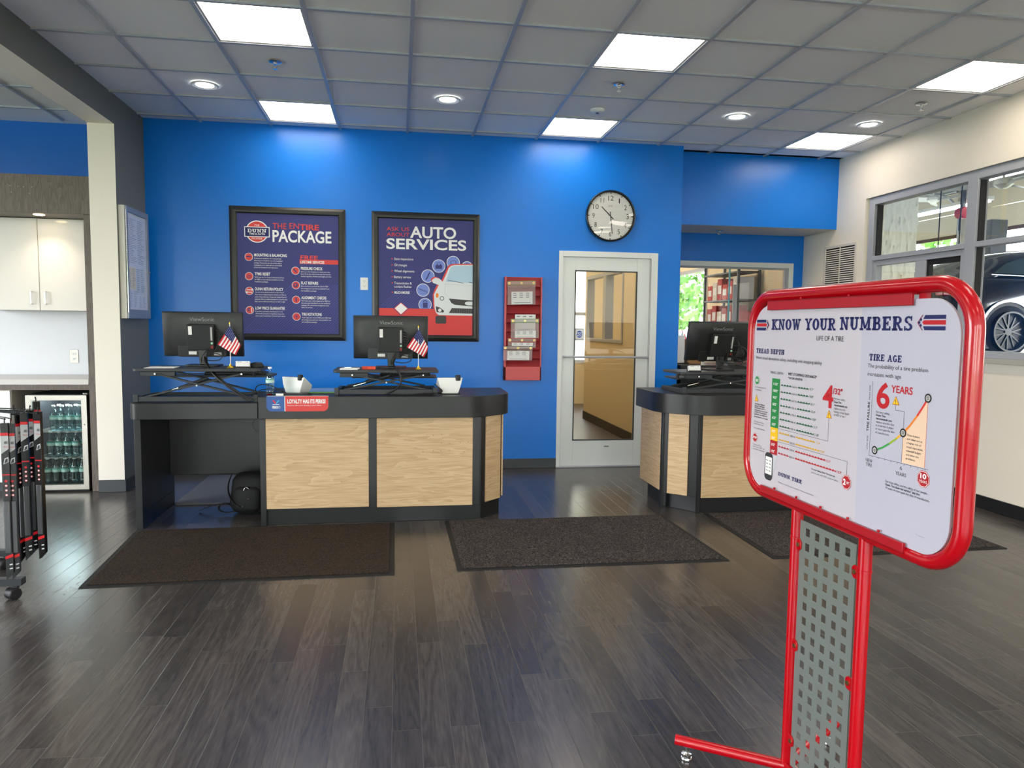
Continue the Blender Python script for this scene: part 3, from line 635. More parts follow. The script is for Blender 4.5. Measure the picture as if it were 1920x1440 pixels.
# ================================================================== ON THE WALLS
def poster_frame(x0, x1, z0, z1, ix0, ix1, iz0, iz1, name, label):
    t = thing(name, label, 'poster', ((x0 + x1) / 2, YW, z0))
    b = WB(); y0 = YW; d = .022
    # mitred rounded snap frame
    for a, c in (((x0, z0, x1, z0), (ix0, iz0, ix1, iz0)), ((x1, z0, x1, z1), (ix1, iz0, ix1, iz1)), ((x1, z1, x0, z1), (ix1, iz1, ix0, iz1)), ((x0, z1, x0, z0), (ix0, iz1, ix0, iz0))):
        prof = [(0, 0), (0, .012), (.25, .024), (.55, .028), (.85, .022), (1, .008), (1, 0)]
        vs = []
        for s_, dd in prof:
            vs.append((a[0] + (c[0] - a[0]) * s_, y0 - dd, a[1] + (c[1] - a[1]) * s_))
        for s_, dd in prof:
            vs.append((a[2] + (c[2] - a[2]) * s_, y0 - dd, a[3] + (c[3] - a[3]) * s_))
        n = len(prof); b.add(vs, [(i, i + 1, i + 1 + n, i + n) for i in range(n - 1)] + [tuple(range(n)), tuple(range(2 * n - 1, n - 1, -1))])
    b.build('frame', mat('dark_bronze_frame', (52, 52, 50), .35, metal=.4), t, smooth=True, autos=30)
    return t
PLW = Plane((0, YW - .010, 0), (1, 0, 0), (0, 0, 1), (0, -1, 0))
t = poster_frame(.843, 1.868, 1.241, 2.454, .910, 1.804, 1.302, 2.389, 'framed_poster', 'framed navy poster headed The Entire Package, left on the blue wall')
b = WB(); b.box(.905, 1.808, YW - .0095, YW, 1.298, 2.392); b.build('poster_sheet', I_INDIGO, t)
b = WB()
for i in range(34):   # diagonal pinstripes in the lower corner
    x = .93 + i * .026; top = min(1.80, x + .46)
    pline(b, PLW, [(x, 1.303), (top, 1.303 + (top - x) * 1.0)], .0045, .0002)
b.build('pinstripes', I_INDL, t)
IC = [[('l', [(.985, 2.0), (1.03, 2.0)], .008, 2), ('l', [(.99, 1.994), (1.0, 2.008), (1.022, 1.992)], .004, 2)],
 [('l', [(.99, 1.81), (.995, 1.83), (1.02, 1.83), (1.025, 1.81), (.99, 1.81)], .004, 2), ('l', [(1.007, 1.815), (1.007, 1.828)], .004, 2)],
 [('l', [(.985, 1.70), (1.032, 1.70)], .007, 1), ('l', [(1.032, 1.678), (.985, 1.678)], .007, 1), ('p', [(1.03, 1.712), (1.045, 1.70), (1.03, 1.688)], 0, 1), ('p', [(.99, 1.69), (.975, 1.678), (.99, 1.666)], 0, 1)],
 [('t', '$', 0, 2), ('l', [(1.026, 1.535), (1.026, 1.495)], .007, 1)],
 [('l', [(1.40, 1.9), (1.43, 1.865)], .01, 2)], [('d', (1.418, 1.75, .02), 0, 2), ('d', (1.416, 1.752, .01), .0004, 0)], [('l', [(1.4217, 1.637), (1.4217, 1.597)], .01, 2)],
 [('l', [(1.405, 1.461), (1.44, 1.461)], .004, 2), ('l', [(1.4227, 1.482), (1.4227, 1.44)], .004, 2), ('l', [(1.41, 1.475), (1.437, 1.448)], .003, 2)]]
for (x, z), dr in zip(((1.0074, 1.9981), (1.0073, 1.8229), (1.0079, 1.6894), (1.0096, 1.5149), (1.4182, 1.8822), (1.4204, 1.7496), (1.4217, 1.6165), (1.4227, 1.461)), IC):
    b = WB(); pdisc(b, PLW, x, z, .036, .0006, 1, 28); pdisc(b, PLW, x, z, .0325, .001, 0, 28)
    for e in dr:
        if e[0] == 'l': pline(b, PLW, e[1], e[2], .0014, e[3])
        elif e[0] == 'p': ppoly(b, PLW, e[1], .0014, e[3])
        elif e[0] == 'd': pdisc(b, PLW, *e[1], .0014 + e[2], e[3])
        else: ptext(b, PLW, '$', .988, 1.498, .022, .034, 2, .0014, 2)
    b.build('service_icon', [I_CORAL, I_WHITE, I_INDIGO], t)
b = WB(); ppoly(b, PLW, [(1.4549, 1.9465), (1.803, 1.9465), (1.803, 1.987), (1.4553, 1.987)], .0006); b.build('banner_strip', I_CORAL, t)
b = WB(); cx_, cz_ = 1.0834, 2.2275   # round logo with the name band
pdisc(b, PLW, cx_, cz_, .100, .0006, 1, 40); pdisc(b, PLW, cx_, cz_, .091, .001, 0, 40)
ppoly(b, PLW, [(.972, 2.1785), (1.194, 2.1785), (1.194, 2.2715), (.972, 2.2715)], .0014, 1); ppoly(b, PLW, [(.979, 2.1855), (1.187, 2.1855), (1.187, 2.2645), (.979, 2.2645)], .0018, 2)
b.build('round_logo', [I_CORAL, I_WHITE, I_NAVY], t)
PACKAGE_TEXT = [
 ('THE', 'rR', 1.2201, 2.2574, 0.1234, 0.0513),
 ('EN', 'rR', 1.3692, 2.2622, 0.0846, 0.0515),
 ('TIRE', 'bR', 1.4592, 2.2557, 0.173, 0.0488),
 ('PACKAGE', 'bW', 1.2185, 2.1424, 0.5245, 0.101),
 ('THE', 'rW', 1.0597, 2.2774, 0.0453, 0.0149),
 ('DUNN', 'sW', 1.0001, 2.2197, 0.1658, 0.0316),
 ('TIRE & AUTO', 'bW', 1.0151, 2.1988, 0.1387, 0.0149),
 ('PROMISE', 'rW', 1.0353, 2.1584, 0.0934, 0.014),
 ('MOUNTING & BALANCING', 'bW', 1.0555, 2.0049, 0.2877, 0.0244),
 ('TPMS RESET', 'bW', 1.0574, 1.8334, 0.1368, 0.0245),
 ('DUNN RETURN POLICY', 'bW', 1.058, 1.697, 0.2501, 0.0245),
 ('LOW PRICE GUARANTEE', 'bW', 1.059, 1.5223, 0.2607, 0.0246),
 ('FREE', 'bR', 1.4627, 1.9845, 0.1578, 0.0378),
 ('LIFETIME SERVICES', 'bW', 1.4642, 1.9515, 0.2138, 0.0227),
 ('PRESSURE CHECK', 'bW', 1.4664, 1.8919, 0.1952, 0.0246),
 ('FLAT REPAIRS', 'bW', 1.4677, 1.7591, 0.1526, 0.0247),
 ('ALIGNMENT CHECKS', 'bW', 1.4681, 1.624, 0.225, 0.0248),
 ('TIRE ROTATIONS', 'bW', 1.4702, 1.4712, 0.1804, 0.0249),
 ('Professional installation and computerized', 'rW', 1.0551, 1.9815, 0.2373, 0.0113),
 ('balancing are included in our tire installation', 'rW', 1.0548, 1.9611, 0.2511, 0.0112),
 ('package. Many prices you see on the web, in', 'rW', 1.0545, 1.9406, 0.242, 0.0112),
 ('newspapers, or in other ads are not installed', 'rW', 1.0542, 1.92, 0.2448, 0.0113),
 ('prices, but instead are tire only prices.', 'rW', 1.0539, 1.8995, 0.2099, 0.0113),
 ("We'll reset the Tire Pressure Monitoring System", 'rW', 1.057, 1.8099, 0.259, 0.0113),
 ('for FREE on most vehicles (included in our tire', 'rW', 1.0567, 1.7897, 0.2535, 0.0113),
 ('installation package).', 'rW', 1.0564, 1.7695, 0.1186, 0.0113),
 ('You can return item(s) at any of our Dunn Tire &', 'rW', 1.0577, 1.6744, 0.2538, 0.0113),
 ("Auto stores. Simply bring the item(s) you'd like to", 'rW', 1.0573, 1.6531, 0.2742, 0.0114),
 ('return along with your receipt and original form of', 'rW', 1.057, 1.6319, 0.277, 0.0113),
 ('payment. Returns will be handled on a case by case', 'rW', 1.0567, 1.6106, 0.2845, 0.0114),
 ('basis, and we will work with you to make it right.', 'rW', 1.0564, 1.5894, 0.2679, 0.0113),
 ('If you find a currently advertised price on an', 'rW', 1.0595, 1.4996, 0.2406, 0.0113),
 ('identical item (locally at a competitor), bring us the', 'rW', 1.0592, 1.4787, 0.2526, 0.0114),
 ('ad to your local Dunn Tire & Auto store.', 'rW', 1.0589, 1.4579, 0.2656, 0.0113),
 ('Drive up to the designated air check area at the', 'rW', 1.467, 1.8692, 0.2599, 0.0113),
 ('Dunn Tire & Auto store to have your tire pressure', 'rW', 1.4668, 1.8483, 0.2675, 0.0114),
 ('checked regardless of where you bought your tires.', 'rW', 1.4666, 1.8274, 0.2741, 0.0114),
 ("Buy a tire from us and we'll fix a flat for FREE", 'rW', 1.4675, 1.7363, 0.2425, 0.0114),
 ('for as long as you own the tire (included in our', 'rW', 1.4673, 1.7154, 0.2556, 0.0114),
 ('tire installation package).', 'rW', 1.467, 1.6944, 0.1397, 0.0115),
 ("We'll check your vehicle alignment for FREE any", 'rW', 1.4688, 1.6021, 0.258, 0.0114),
 ('time you want (included in our tire installation', 'rW', 1.4686, 1.5816, 0.258, 0.0114),
 ('package). We recommend an alignment every', 'rW', 1.4684, 1.561, 0.2496, 0.0115),
 ('other tire service.', 'rW', 1.4682, 1.5405, 0.1016, 0.0115),
 ("We'll rotate your tires for FREE every 5,000 miles", 'rW', 1.4709, 1.4473, 0.2641, 0.0115),
 ('for as long as you own your tires (included in our', 'rW', 1.4707, 1.4267, 0.2651, 0.0115),
 ('tire installation package).', 'rW', 1.4705, 1.4061, 0.1382, 0.0115),
]
b = WB(); put_texts(PACKAGE_TEXT, PLW, b, {'R': 0, 'W': 1}, .0022); b.build('printed_lettering', [I_CORAL, I_WHITE], t)
# second poster
t = poster_frame(2.110, 3.121, 1.243, 2.450, 2.174, 3.058, 1.303, 2.386, 'framed_poster', 'framed navy and red poster headed Auto Services with a white car drawing')
b = WB(); b.box(2.170, 3.062, YW - .0095, YW, 1.300, 2.390); b.build('poster_sheet', I_INDIGO, t)
b = WB(); prect(b, PLW, 2.175, 3.057, 1.304, 1.5515, .0008); b.build('red_panel', I_CORAL, t)
b = WB()
for i in range(14):
    x = 2.18 + i * .026; pline(b, PLW, [(x, 1.553), (x + .19 - i * .004, 1.743 - i * .004)], .0045, .0002)
b.build('pinstripes', I_INDL, t)
DRW = [lambda: (prect(b, PLW, 2.702, 2.766, 1.93, 1.965, .0018, 2), prect(b, PLW, 2.712, 2.727, 1.965, 1.975, .0018, 2), prect(b, PLW, 2.742, 2.757, 1.965, 1.975, .0018, 2), iq([(2.71, 1.988), (2.757, 1.988)])),
 lambda: iq([(2.845, 2.0), (2.86, 2.01), (2.89, 2.01), (2.9, 1.99), (2.89, 1.975), (2.85, 1.975), (2.845, 2.0)]), lambda: iq([(2.985, 1.98), (3.0, 1.99), (3.02, 1.98)]), lambda: iq([(2.65, 1.895), (2.636, 1.868), (2.622, 1.84), (2.612, 1.825)], .012),
 lambda: (iq([(2.535, 1.745), (2.63, 1.715)]), iq([(2.55, 1.735), (2.635, 1.70)])), lambda: (prect(b, PLW, 2.585, 2.63, 1.56, 1.61, .0018, 2), iq([(2.585, 1.62), (2.61, 1.63), (2.625, 1.62)], .01))]
iq = lambda pts, w=.004: pline(b, PLW, pts, w, .0018, 2)
for i, (x, z) in enumerate(((2.7338, 1.9568), (2.8705, 1.9937), (3.0029, 1.955), (2.6315, 1.8604), (2.5857, 1.7273), (2.606, 1.5907))):
    R_ = .062 if i != 2 else .053; b = WB()
    pts = lambda r: [(x + r * math.cos(2 * PI * k / 32), max(1.553, z + r * math.sin(2 * PI * k / 32))) for k in range(32)]
    ppoly(b, PLW, pts(R_), .0009, 1); ppoly(b, PLW, pts(R_ - .005), .0013, 0); DRW[i](); b.build('service_icon', [I_LBLUE, I_WHITE, I_INDIGO], t)
b = WB(); car = [(3.057, 1.9755), (2.885, 1.9705), (2.850, 1.962), (2.828, 1.94), (2.807, 1.8879), (2.7709, 1.81), (2.7434, 1.8366), (2.7024, 1.8475), (2.6707, 1.826), (2.6771, 1.7989), (2.7345, 1.7774), (2.7029, 1.7178), (2.6893, 1.6857), (2.6943, 1.5675), (2.7082, 1.5175), (2.7357, 1.4933), (3.057, 1.4923)]
cxy = (2.93, 1.72)
grow = [(max(2.176, min(3.057, x + (-.012 if x < 3.05 else 0))), z + (.010 if z > 1.7 else -.0)) for x, z in car]
ppoly(b, PLW, grow, .0022, 1); ppoly(b, PLW, car, .0026, 0)
ppoly(b, PLW, [(3.057, 1.9664), (2.8844, 1.9623), (2.8478, 1.9505), (2.801, 1.8106), (3.057, 1.8005)], .003, 2)
ppoly(b, PLW, [(2.8311, 1.6519), (3.057, 1.6375), (3.057, 1.5806), (2.8865, 1.5934), (2.8542, 1.6112)], .003, 3); ppoly(b, PLW, [(2.8591, 1.561), (3.057, 1.5595), (3.057, 1.5107), (2.8318, 1.5148)], .003, 3)
for i in range(9): pline(b, PLW, [(2.865 + i * .022, 1.513), (2.868 + i * .022, 1.557)], .002, .0034, 4)
ppoly(b, PLW, rrect(2.704, 2.807, 1.413, 1.487, .015), .003, 3); ppoly(b, PLW, rrect(2.708, 2.732, 1.66, 1.70, .008), .003, 5); pdisc(b, PLW, 2.765, 1.652, .021, .003, 3); pdisc(b, PLW, 2.765, 1.652, .015, .0034, 0)
ppoly(b, PLW, [(2.706, 1.577), (2.745, 1.566), (2.787, 1.535), (2.78, 1.519), (2.715, 1.52)], .003, 3); pdisc(b, PLW, 2.745, 1.540, .016, .0034, 0); ppoly(b, PLW, [(3.02 + .037 * math.cos(a * PI / 8), 1.609 + .018 * math.sin(a * PI / 8)) for a in range(4, 13)] + [(3.057, 1.591), (3.057, 1.627)], .0036, 0)
pline(b, PLW, [(2.82, 1.826), (2.97, 1.80)], .004, .0034, 3); pline(b, PLW, [(3.02, 1.812), (3.057, 1.806)], .004, .0034, 3); pline(b, PLW, [(2.80, 1.79), (2.79, 1.70), (2.83, 1.665)], .002, .003, 6); pline(b, PLW, [(2.79, 1.79), (3.057, 1.778)], .002, .003, 6)
b.build('car_drawing', [mat('pale_grey_ink', (222, 228, 230), .6), I_CORAL, mat('sky_ink', (178, 208, 226), .6), mat('charcoal_ink', (66, 66, 68), .6), mat('mid_grey_ink', (128, 128, 128), .6), I_ORG, mat('soft_grey_ink', (176, 184, 188), .6)], t)
b = WB(); ppoly(b, PLW, [(2.3791, 1.615), (2.4539, 1.5515), (2.3791, 1.4828), (2.3073, 1.5515)], .0012, 0); ppoly(b, PLW, [(2.3791, 1.609), (2.447, 1.5515), (2.3791, 1.4888), (2.3143, 1.5515)], .0016, 1); ppoly(b, PLW, [(2.3791, 1.602), (2.439, 1.5515), (2.3791, 1.4958), (2.3223, 1.5515)], .002, 0 if False else 2)
b.build('diamond_badge', [I_INDIGO, I_CORAL, I_WHITE], t)
SERVICES_TEXT = [
 ('ASK US', 'rR', 2.2458, 2.2746, 0.2093, 0.0337),
 ('ABOUT', 'rR', 2.2475, 2.2232, 0.2104, 0.0337),
 ('AUTO', 'bW', 2.4641, 2.2164, 0.4325, 0.0999),
 ('SERVICES', 'bW', 2.2437, 2.1091, 0.7498, 0.0908),
 ('State inspections', 'rW', 2.3166, 2.004, 0.1774, 0.0214),
 ('Oil changes', 'rW', 2.3166, 1.9467, 0.119, 0.0215),
 ('Wheel alignments', 'rW', 2.3165, 1.8911, 0.1884, 0.0215),
 ('Battery service', 'rW', 2.3165, 1.8354, 0.1552, 0.0216),
 ('Transmission &', 'rW', 2.3173, 1.7779, 0.1617, 0.0216),
 ('coolant flushes', 'rW', 2.3173, 1.7455, 0.1581, 0.0216),
 ('MUCH MORE!', 'bW', 2.3182, 1.6897, 0.1419, 0.0216),
]
b = WB(); put_texts(SERVICES_TEXT, PLW, b, {'R': 0, 'W': 1}, .0022)
b.build('printed_lettering', [I_CORAL, I_WHITE], t)
for (x, z) in ((2.2961, 2.0133), (2.2961, 1.9569), (2.296, 1.9014), (2.2968, 1.8458), (2.2977, 1.7892), (2.2985, 1.7011)):
    b = WB(); pdisc(b, PLW, x, z, .0065, .0022, 0, 12); b.build('bullet', I_CORAL, t)
# wall clock
t = thing('wall_clock', 'round white wall clock with black numerals and rim above the door', 'clock', (4.401, YW, 2.479))
R0 = .247
MB().lathe([(R0 - .004, 0), (R0, -.01), (R0, -.045), (R0 - .006, -.05), (R0 - .012, -.048), (R0 - .014, -.03), (R0 - .02, -.03), (R0 - .02, 0)], n=64, axis='y').build('rim', mat('black_clock_rim', (14, 15, 18), .3), t, smooth=True)
MB().lathe([(.001, -.026), (R0 - .014, -.026), (R0 - .014, -.02), (.001, -.02)], n=64, axis='y').build('clock_face', mat('clock_white', (222, 222, 218), .6), t, smooth=True)
pc = Plane((0, -.0262, 0), (1, 0, 0), (0, 0, 1), (0, -1, 0)); b = MB()
for k in range(60):
    a = rad(90 - k * 6); r0, r1, w_ = (.212, .226, .011) if k % 5 == 0 else (.215, .225, .0022)
    pline(b, pc, [(r0 * math.cos(a), r0 * math.sin(a)), (r1 * math.cos(a), r1 * math.sin(a))], w_, .0004)
b.build('minute_track', I_BLK, t)
b = MB()
for k in range(1, 13):
    a = rad(90 - k * 30); s_ = str(k); w_ = .024 * len(s_) + (.008 if len(s_) > 1 else 0)
    if k in (1,): w_ = .012
    if k == 11: w_ = .036
    ptext(b, pc, s_, .172 * math.cos(a) - w_ / 2, .172 * math.sin(a) - .023, w_, .046, 0, .0005)
ptext(b, pc, 'ITC', -.021, .088, .042, .015, 0, .0005)
b.build('numerals', mat('clock_black', (30, 30, 32), .5), t)
b = MB(); a = rad(136.5); pline(b, pc, [(-.04 * math.cos(a), -.04 * math.sin(a)), (.126 * math.cos(a), .126 * math.sin(a))], .009, .003); b.build('hour_hand', M_BLK, t)
b = MB(); a = rad(-83.5); pline(b, pc, [(-.042 * math.cos(a), -.042 * math.sin(a)), (.172 * math.cos(a), .172 * math.sin(a))], .008, .005); b.build('minute_hand', M_BLK, t)
MB().lathe([(.001, -.036), (R0 * .5, -.035), (R0 - .014, -.032), (R0 - .014, -.031), (.001, -.034)], n=48, axis='y').build('lens', M_GLASS, t, smooth=True)
# paper rack (red tiered wall file)
t = thing('wall_file_rack', 'red tiered wall file rack holding job sheets beside the white door', 'file rack', (3.54, YW, .873))
b = WB(); b.box(3.362, 3.724, YW - .02, YW, .875, 1.870); b.box(3.362, 3.378, YW - .075, YW, .875, 1.870); b.box(3.712, 3.724, YW - .075, YW, .875, 1.870)
b.box(3.362, 3.724, YW - .075, YW - .02, .875, 1.005); b.build('rack_body', mat('faded_red_plastic', (200, 84, 86), .4), t, bevel=.002)
for i in range(10):
    z = 1.0 + i * .0865; p = WB(); p.prism([(YW - .068, z), (YW - .02, z), (YW - .02, z + .12), (YW - .028, z + .12), (YW - .062, z + .01)], 'x', 3.380, 3.711)
    p.v = [(x, y, min(zz, 1.868)) for x, y, zz in p.v]; p.build('pocket', M_REDD, t, bevel=.001)
PR = lambda y_: Plane((0, y_, 0), (1, 0, 0), (0, 0, 1), (0, -1, 0))
def sheet(x, z, w_, h_, y_, skew, lab, pouch=None, zp=0):
    o = thing('job_sheet_sleeve' if pouch else 'job_sheet', lab, 'document', (x, y_, z)); pl = Plane((0, 0, 0), Vector((1, 0, skew)).normalized(), Vector((-skew, -.10, 1)).normalized(), (0, -1, 0))
    b_ = MB(); n0 = .0; ppoly(b_, pl, [(0, 0), (w_, 0), (w_, h_), (0, h_)], 0, 0); b_.build('paper', M_PAPER, o)
    b_ = MB()
    for r_ in range(3):
        for c_ in range(3): pline(b_, pl, [(w_ * (.08 + c_ * .3), h_ * (.88 - r_ * .16)), (w_ * (.08 + c_ * .3 + .16), h_ * (.88 - r_ * .16))], h_ * .05, .001)
    pline(b_, pl, [(w_ * .1, h_ * .12), (w_ * .9, h_ * .12)], h_ * .04, .001); b_.build('printing', mat('faint_ink', (120, 122, 128), .7), o)
    if pouch:
        b_ = MB(); hw, hz = .014, zp; ppoly(b_, pl, [(-.04, -.005), (w_ + .03, -.005), (w_ + .03, hz), (-.04, hz)], .004); b_.build('clear_sleeve', M_GLASS, o)
        b_ = MB(); 
        for q in (hz, hz + .034): pline(b_, pl, [(-.04, q), (w_ + .03, q)], .0042, .005)
        b_.build('coloured_band', pouch, o)
        b_ = MB(); prect(b_, pl, -.04, w_ + .03, hz, hz + .033, .0045); b_.build('sleeve_header', mat('cloudy_vinyl', (200, 196, 190), .25, alpha=.45), o)
        b_ = MB(); ppoly(b_, pl, [(-.038, -.004), (w_ + .028, -.004), (w_ + .028, hz), (-.038, hz)], -.002); b_.build('sleeve_back', mat('milky_vinyl', (206, 190, 188), .25, alpha=.40), o)
        b_ = MB()
        for q in (-.02, w_ / 2 - .005, w_ + .01):
            c_ = pl.P(q, hz + .016, .006); b_.lathe([(.006, 0), (.0105, 0), (.0105, -.002), (.006, -.002)], tuple(c_), 16, 'y')
        b_.build('eyelets', mat('brass', (214, 196, 120), .3, metal=1), o, smooth=True)
    return o
GRN = mat('green_vinyl', (96, 160, 70), .4); BLV = mat('black_vinyl', (22, 22, 24), .35); REV = mat('red_vinyl', (190, 40, 50), .4)
sheet(3.424, 1.604, .205, .12, YW - .088, .035, 'top white job sheet in a clear sleeve with green header on the red rack', GRN, .185)
sheet(3.46, 1.345, .20, .165, YW - .084, .01, 'white job sheet tucked behind the green banded sleeve in the red rack', None)
sheet(3.459, 1.284, .205, .068, YW - .094, .02, 'job sheet in the wide green banded sleeve in the middle of the red rack', GRN, .148)
sheet(3.430, 1.195, .205, .045, YW - .098, .0, 'job sheet in the red edged sleeve in the lower part of the red rack', REV, .053)
sheet(3.385, 1.073, .215, .088, YW - .106, -.0, 'lowest white job sheet with black banded sleeve in the red rack', BLV, .1)
# outlets
def outlet(x, y, z, nx, lab, plate):
    t = thing('power_outlet', lab, 'outlet', (x, y, z), nx)
    MB().prism(rrect(-.035, .035, -.0575, .0575, .004), 'y', -.005, 0).build('cover_plate', plate, t, bevel=.0015)
    b = MB()
    for zz in (-.022, .022): b.prism(rrect(-.017, .017, zz - .015, zz + .015, .006), 'y', -.0075, -.004)
    b.build('receptacle', M_PLW, t, bevel=.001)
    b = MB()
    for zz in (-.022, .022): b.box(-.008, -.005, -.008, -.0074, zz - .002, zz + .008); b.box(.005, .008, -.008, -.0074, zz - .002, zz + .008); b.cyl((0, -.0074, zz - .008), (0, -.008, zz - .008), .0028, 8)
    b.build('slots', M_BLK, t)
outlet(2.039, YW, 1.776, 0, 'white double power outlet on the blue wall between the two posters', M_PLW)
t = thing('intercom_plate', 'black switch plate on the right wall below the bay window', 'switch', (XR, -1.665, .80), rad(90))
MB().box(-.034, .034, 0, .008, -.068, .068).xf(Matrix.Rotation(rad(0), 4, 'Z')).build('black_plate', M_BLK, t, bevel=.002)
MB().box(-.04, .04, -.0, .004, -.072, .072).build('white_surround', M_PLW, t, bevel=.001)
# return-air grille on the right wall
t = thing('vent_grille', 'white louvred return air grille on the right wall beside the recess', 'vent', (XR, .27, 2.0))
b = WB(); y0, y1, z0, z1 = -.02, .555, 1.62, 2.295
rframe(b, 'x', XR - .012, XR, y0, y1, z0, z1, .03); b.box(XR - .010, XR, .262, .272, z0 + .03, z1 - .03); b.build('frame', mat('grille_white', (214, 206, 196), .45), t, bevel=.002)
WB().box(XR - .002, XR - .0005, y0 + .03, y1 - .03, z0 + .03, z1 - .03).build('duct_shade', mat('dark_duct_shade', (34, 32, 30), .9), t)  # dark sheet behind the louvres, its colour stands for shade inside the duct
b = WB(); n = 27
for i in range(n):
    z = z0 + .04 + i * (z1 - z0 - .07) / n; b.prism([(XR - .010, z - .004), (XR - .009, z - .003), (XR - .002, z + .008), (XR - .003, z + .008)], 'y', y0 + .028, y1 - .028)
b.build('louvres', mat('grille_white', (214, 206, 196), .45), t)
# lockable notice case on the grey partition
t = thing('notice_case', 'silver lockable notice case on the grey partition wall', 'notice board', (XL, -.23, 1.423))
y0, y1, z0, z1, xo = -.50, .04, 1.423, 2.333, .187
b = WB(); b.box(XL, xo - .012, y0, y1, z0, z1); b.build('case_back', mat('case_enamel', (226, 222, 212), .4), t, bevel=.002)
b = WB()
rframe(b, 'x', xo - .013, xo, y0 + .012, y1, z0, z1, (.033, .045, .075, .045))
b.build('door_frame', mat('satin_aluminium', (142, 150, 164), .35, metal=.5), t, bevel=.002)
b = WB(); b.tube([(xo - .002, y0 + .006, z0 + .05), (xo - .002, y0 + .006, z1 - .03)], .005, 8)
b.build('piano_hinge', M_CHROME, t)
WB().box(xo - .006, xo - .003, y0 + .045, y1 - .045, z0 + .075, z1 - .045).build('case_glass', M_GLASS, t)
b = WB(); b.cyl((xo, y1 - .022, 1.83), (xo + .012, y1 - .022, 1.83), .009, 12); b.build('lock', M_CHROME, t, smooth=True)
def notice(y, z, w_, h_, c, lab, x=xo - .0113, tilt=0, rows=12):
    o = thing('notice_sheet', lab, 'notice', (x, y, z)); pl = Plane((0, 0, 0), Vector((0, 1, tilt)).normalized(), Vector((0, -tilt, 1)).normalized(), (1, 0, 0))
    b_ = MB(); ppoly(b_, pl, [(0, 0), (w_, 0), (w_, h_), (0, h_)], 0); b_.build('paper', c, o)
    b_ = MB(); rnd = random.Random(int(w_ * 1000 + z * 77))
    for r_ in range(rows):
        for c_ in range(2):
            a = .08 + c_ * .45; pline(b_, pl, [(w_ * a, h_ * (.93 - .88 * r_ / rows)), (w_ * (a + .2 + .2 * rnd.random()), h_ * (.93 - .88 * r_ / rows))], h_ / rows * .22, .0008)
    b_.build('printing', mat('faint_ink', (120, 122, 128), .7), o)
PB = mat('bluish_paper', (214, 218, 230), .8); PYL = mat('yellowed_paper', (226, 214, 170), .8)
notice(-.452, 1.85, .43, .42, PB, 'large printed notice filling the upper half of the notice case', rows=26)
notice(-.452, 1.665, .17, .178, PYL, 'cream certificate sheet in the left middle of the notice case')
notice(-.27, 1.62, .21, .228, mat('pale_blue_paper', (204, 214, 222), .8), 'pale blue hand-written sheet right of the cream certificate', xo - .0108, .03)
notice(-.452, 1.502, .22, .160, PB, 'small printed sheet in the lower left of the notice case', xo - .0115)
notice(-.225, 1.502, .20, .115, PB, 'small sketch sheet in the lower right of the notice case', xo - .0116)
# ================================================================== COUNTERS AND WHAT STANDS ON THEM
def offset_y(pts, d): return pts
M_KICK = mat('black_toe_kick', (26, 28, 30), .4, var=.15, vscale=5)
def chamfer_counter(name, label, mir, x_side, x_front_end, loc):
    pass
# main counter
t = thing('service_counter', 'long service counter with black top and two wide light wood panels', 'counter', (2.25, -1.4, 0))
top = [(1.42, -1.03), (1.42, -1.76), (2.925, -1.76), (3.172, -1.545), (3.172, -1.03)]
WB().prism(rpoly(top, [0, 0, .10, .10, .03], 6), 'z', .75, .90).build('worktop', M_LAM, t, bevel=.003, smooth=True)
b = WB(); body = [(1.43, -1.09), (1.43, -1.69), (2.945, -1.69), (3.10, -1.535), (3.13, -1.09)]; b.prism(body, 'z', 0, .115); b.build('toe_kick', M_KICK, t, bevel=.002)
b = WB(); b.prism([(1.43, -1.09), (1.43, -1.70), (2.945, -1.70), (3.115, -1.53), (3.14, -1.09)], 'z', .115, .749)
b.box(1.42, 1.458, -1.722, -1.70, 0, .75); b.box(2.152, 2.206, -1.722, -1.70, .11, .75); b.box(2.883, 2.935, -1.722, -1.70, .11, .75); b.build('carcass', M_LAM, t, bevel=.002)
WB().box(1.459, 2.151, -1.722, -1.70, .118, .749).build('front_panel', M_OAK, t, bevel=.0015)
WB().box(2.207, 2.882, -1.722, -1.70, .112, .749).build('front_panel', M_OAK, t, bevel=.0015)
def slant_panel(x0, y0, x1, y1, z0, z1, th, m, name, parent, outward):
    p0, p1 = Vector((x0, y0)), Vector((x1, y1)); nrm = Vector(outward).normalized() * th
    WB().prism([tuple(p0), tuple(p1), tuple(p1 + nrm), tuple(p0 + nrm)], 'z', z0, z1).build(name, m, parent, bevel=.0015)
slant_panel(2.978, -1.667, 3.098, -1.547, .12, .749, .012, M_OAK, 'corner_panel', t, (1, -1))
WB().prism([(3.116, -1.53), (3.128, -1.53), (3.152, -1.09), (3.14, -1.09)], 'z', .13, .749).build('side_panel', M_OAK, t, bevel=.001)
b = WB()
for (x, z) in ((2.60, .62), (2.66, .625), (2.715, .62), (2.66, .565), (2.715, .56), (2.79, .565), (2.85, .57), (2.53, .505), (2.60, .51), (2.655, .508), (2.715, .51), (2.82, .50)): b.cyl((x, -1.7215, z), (x, -1.7228, z), .0025, 8)
b.build('screw_holes', M_BLK, t)
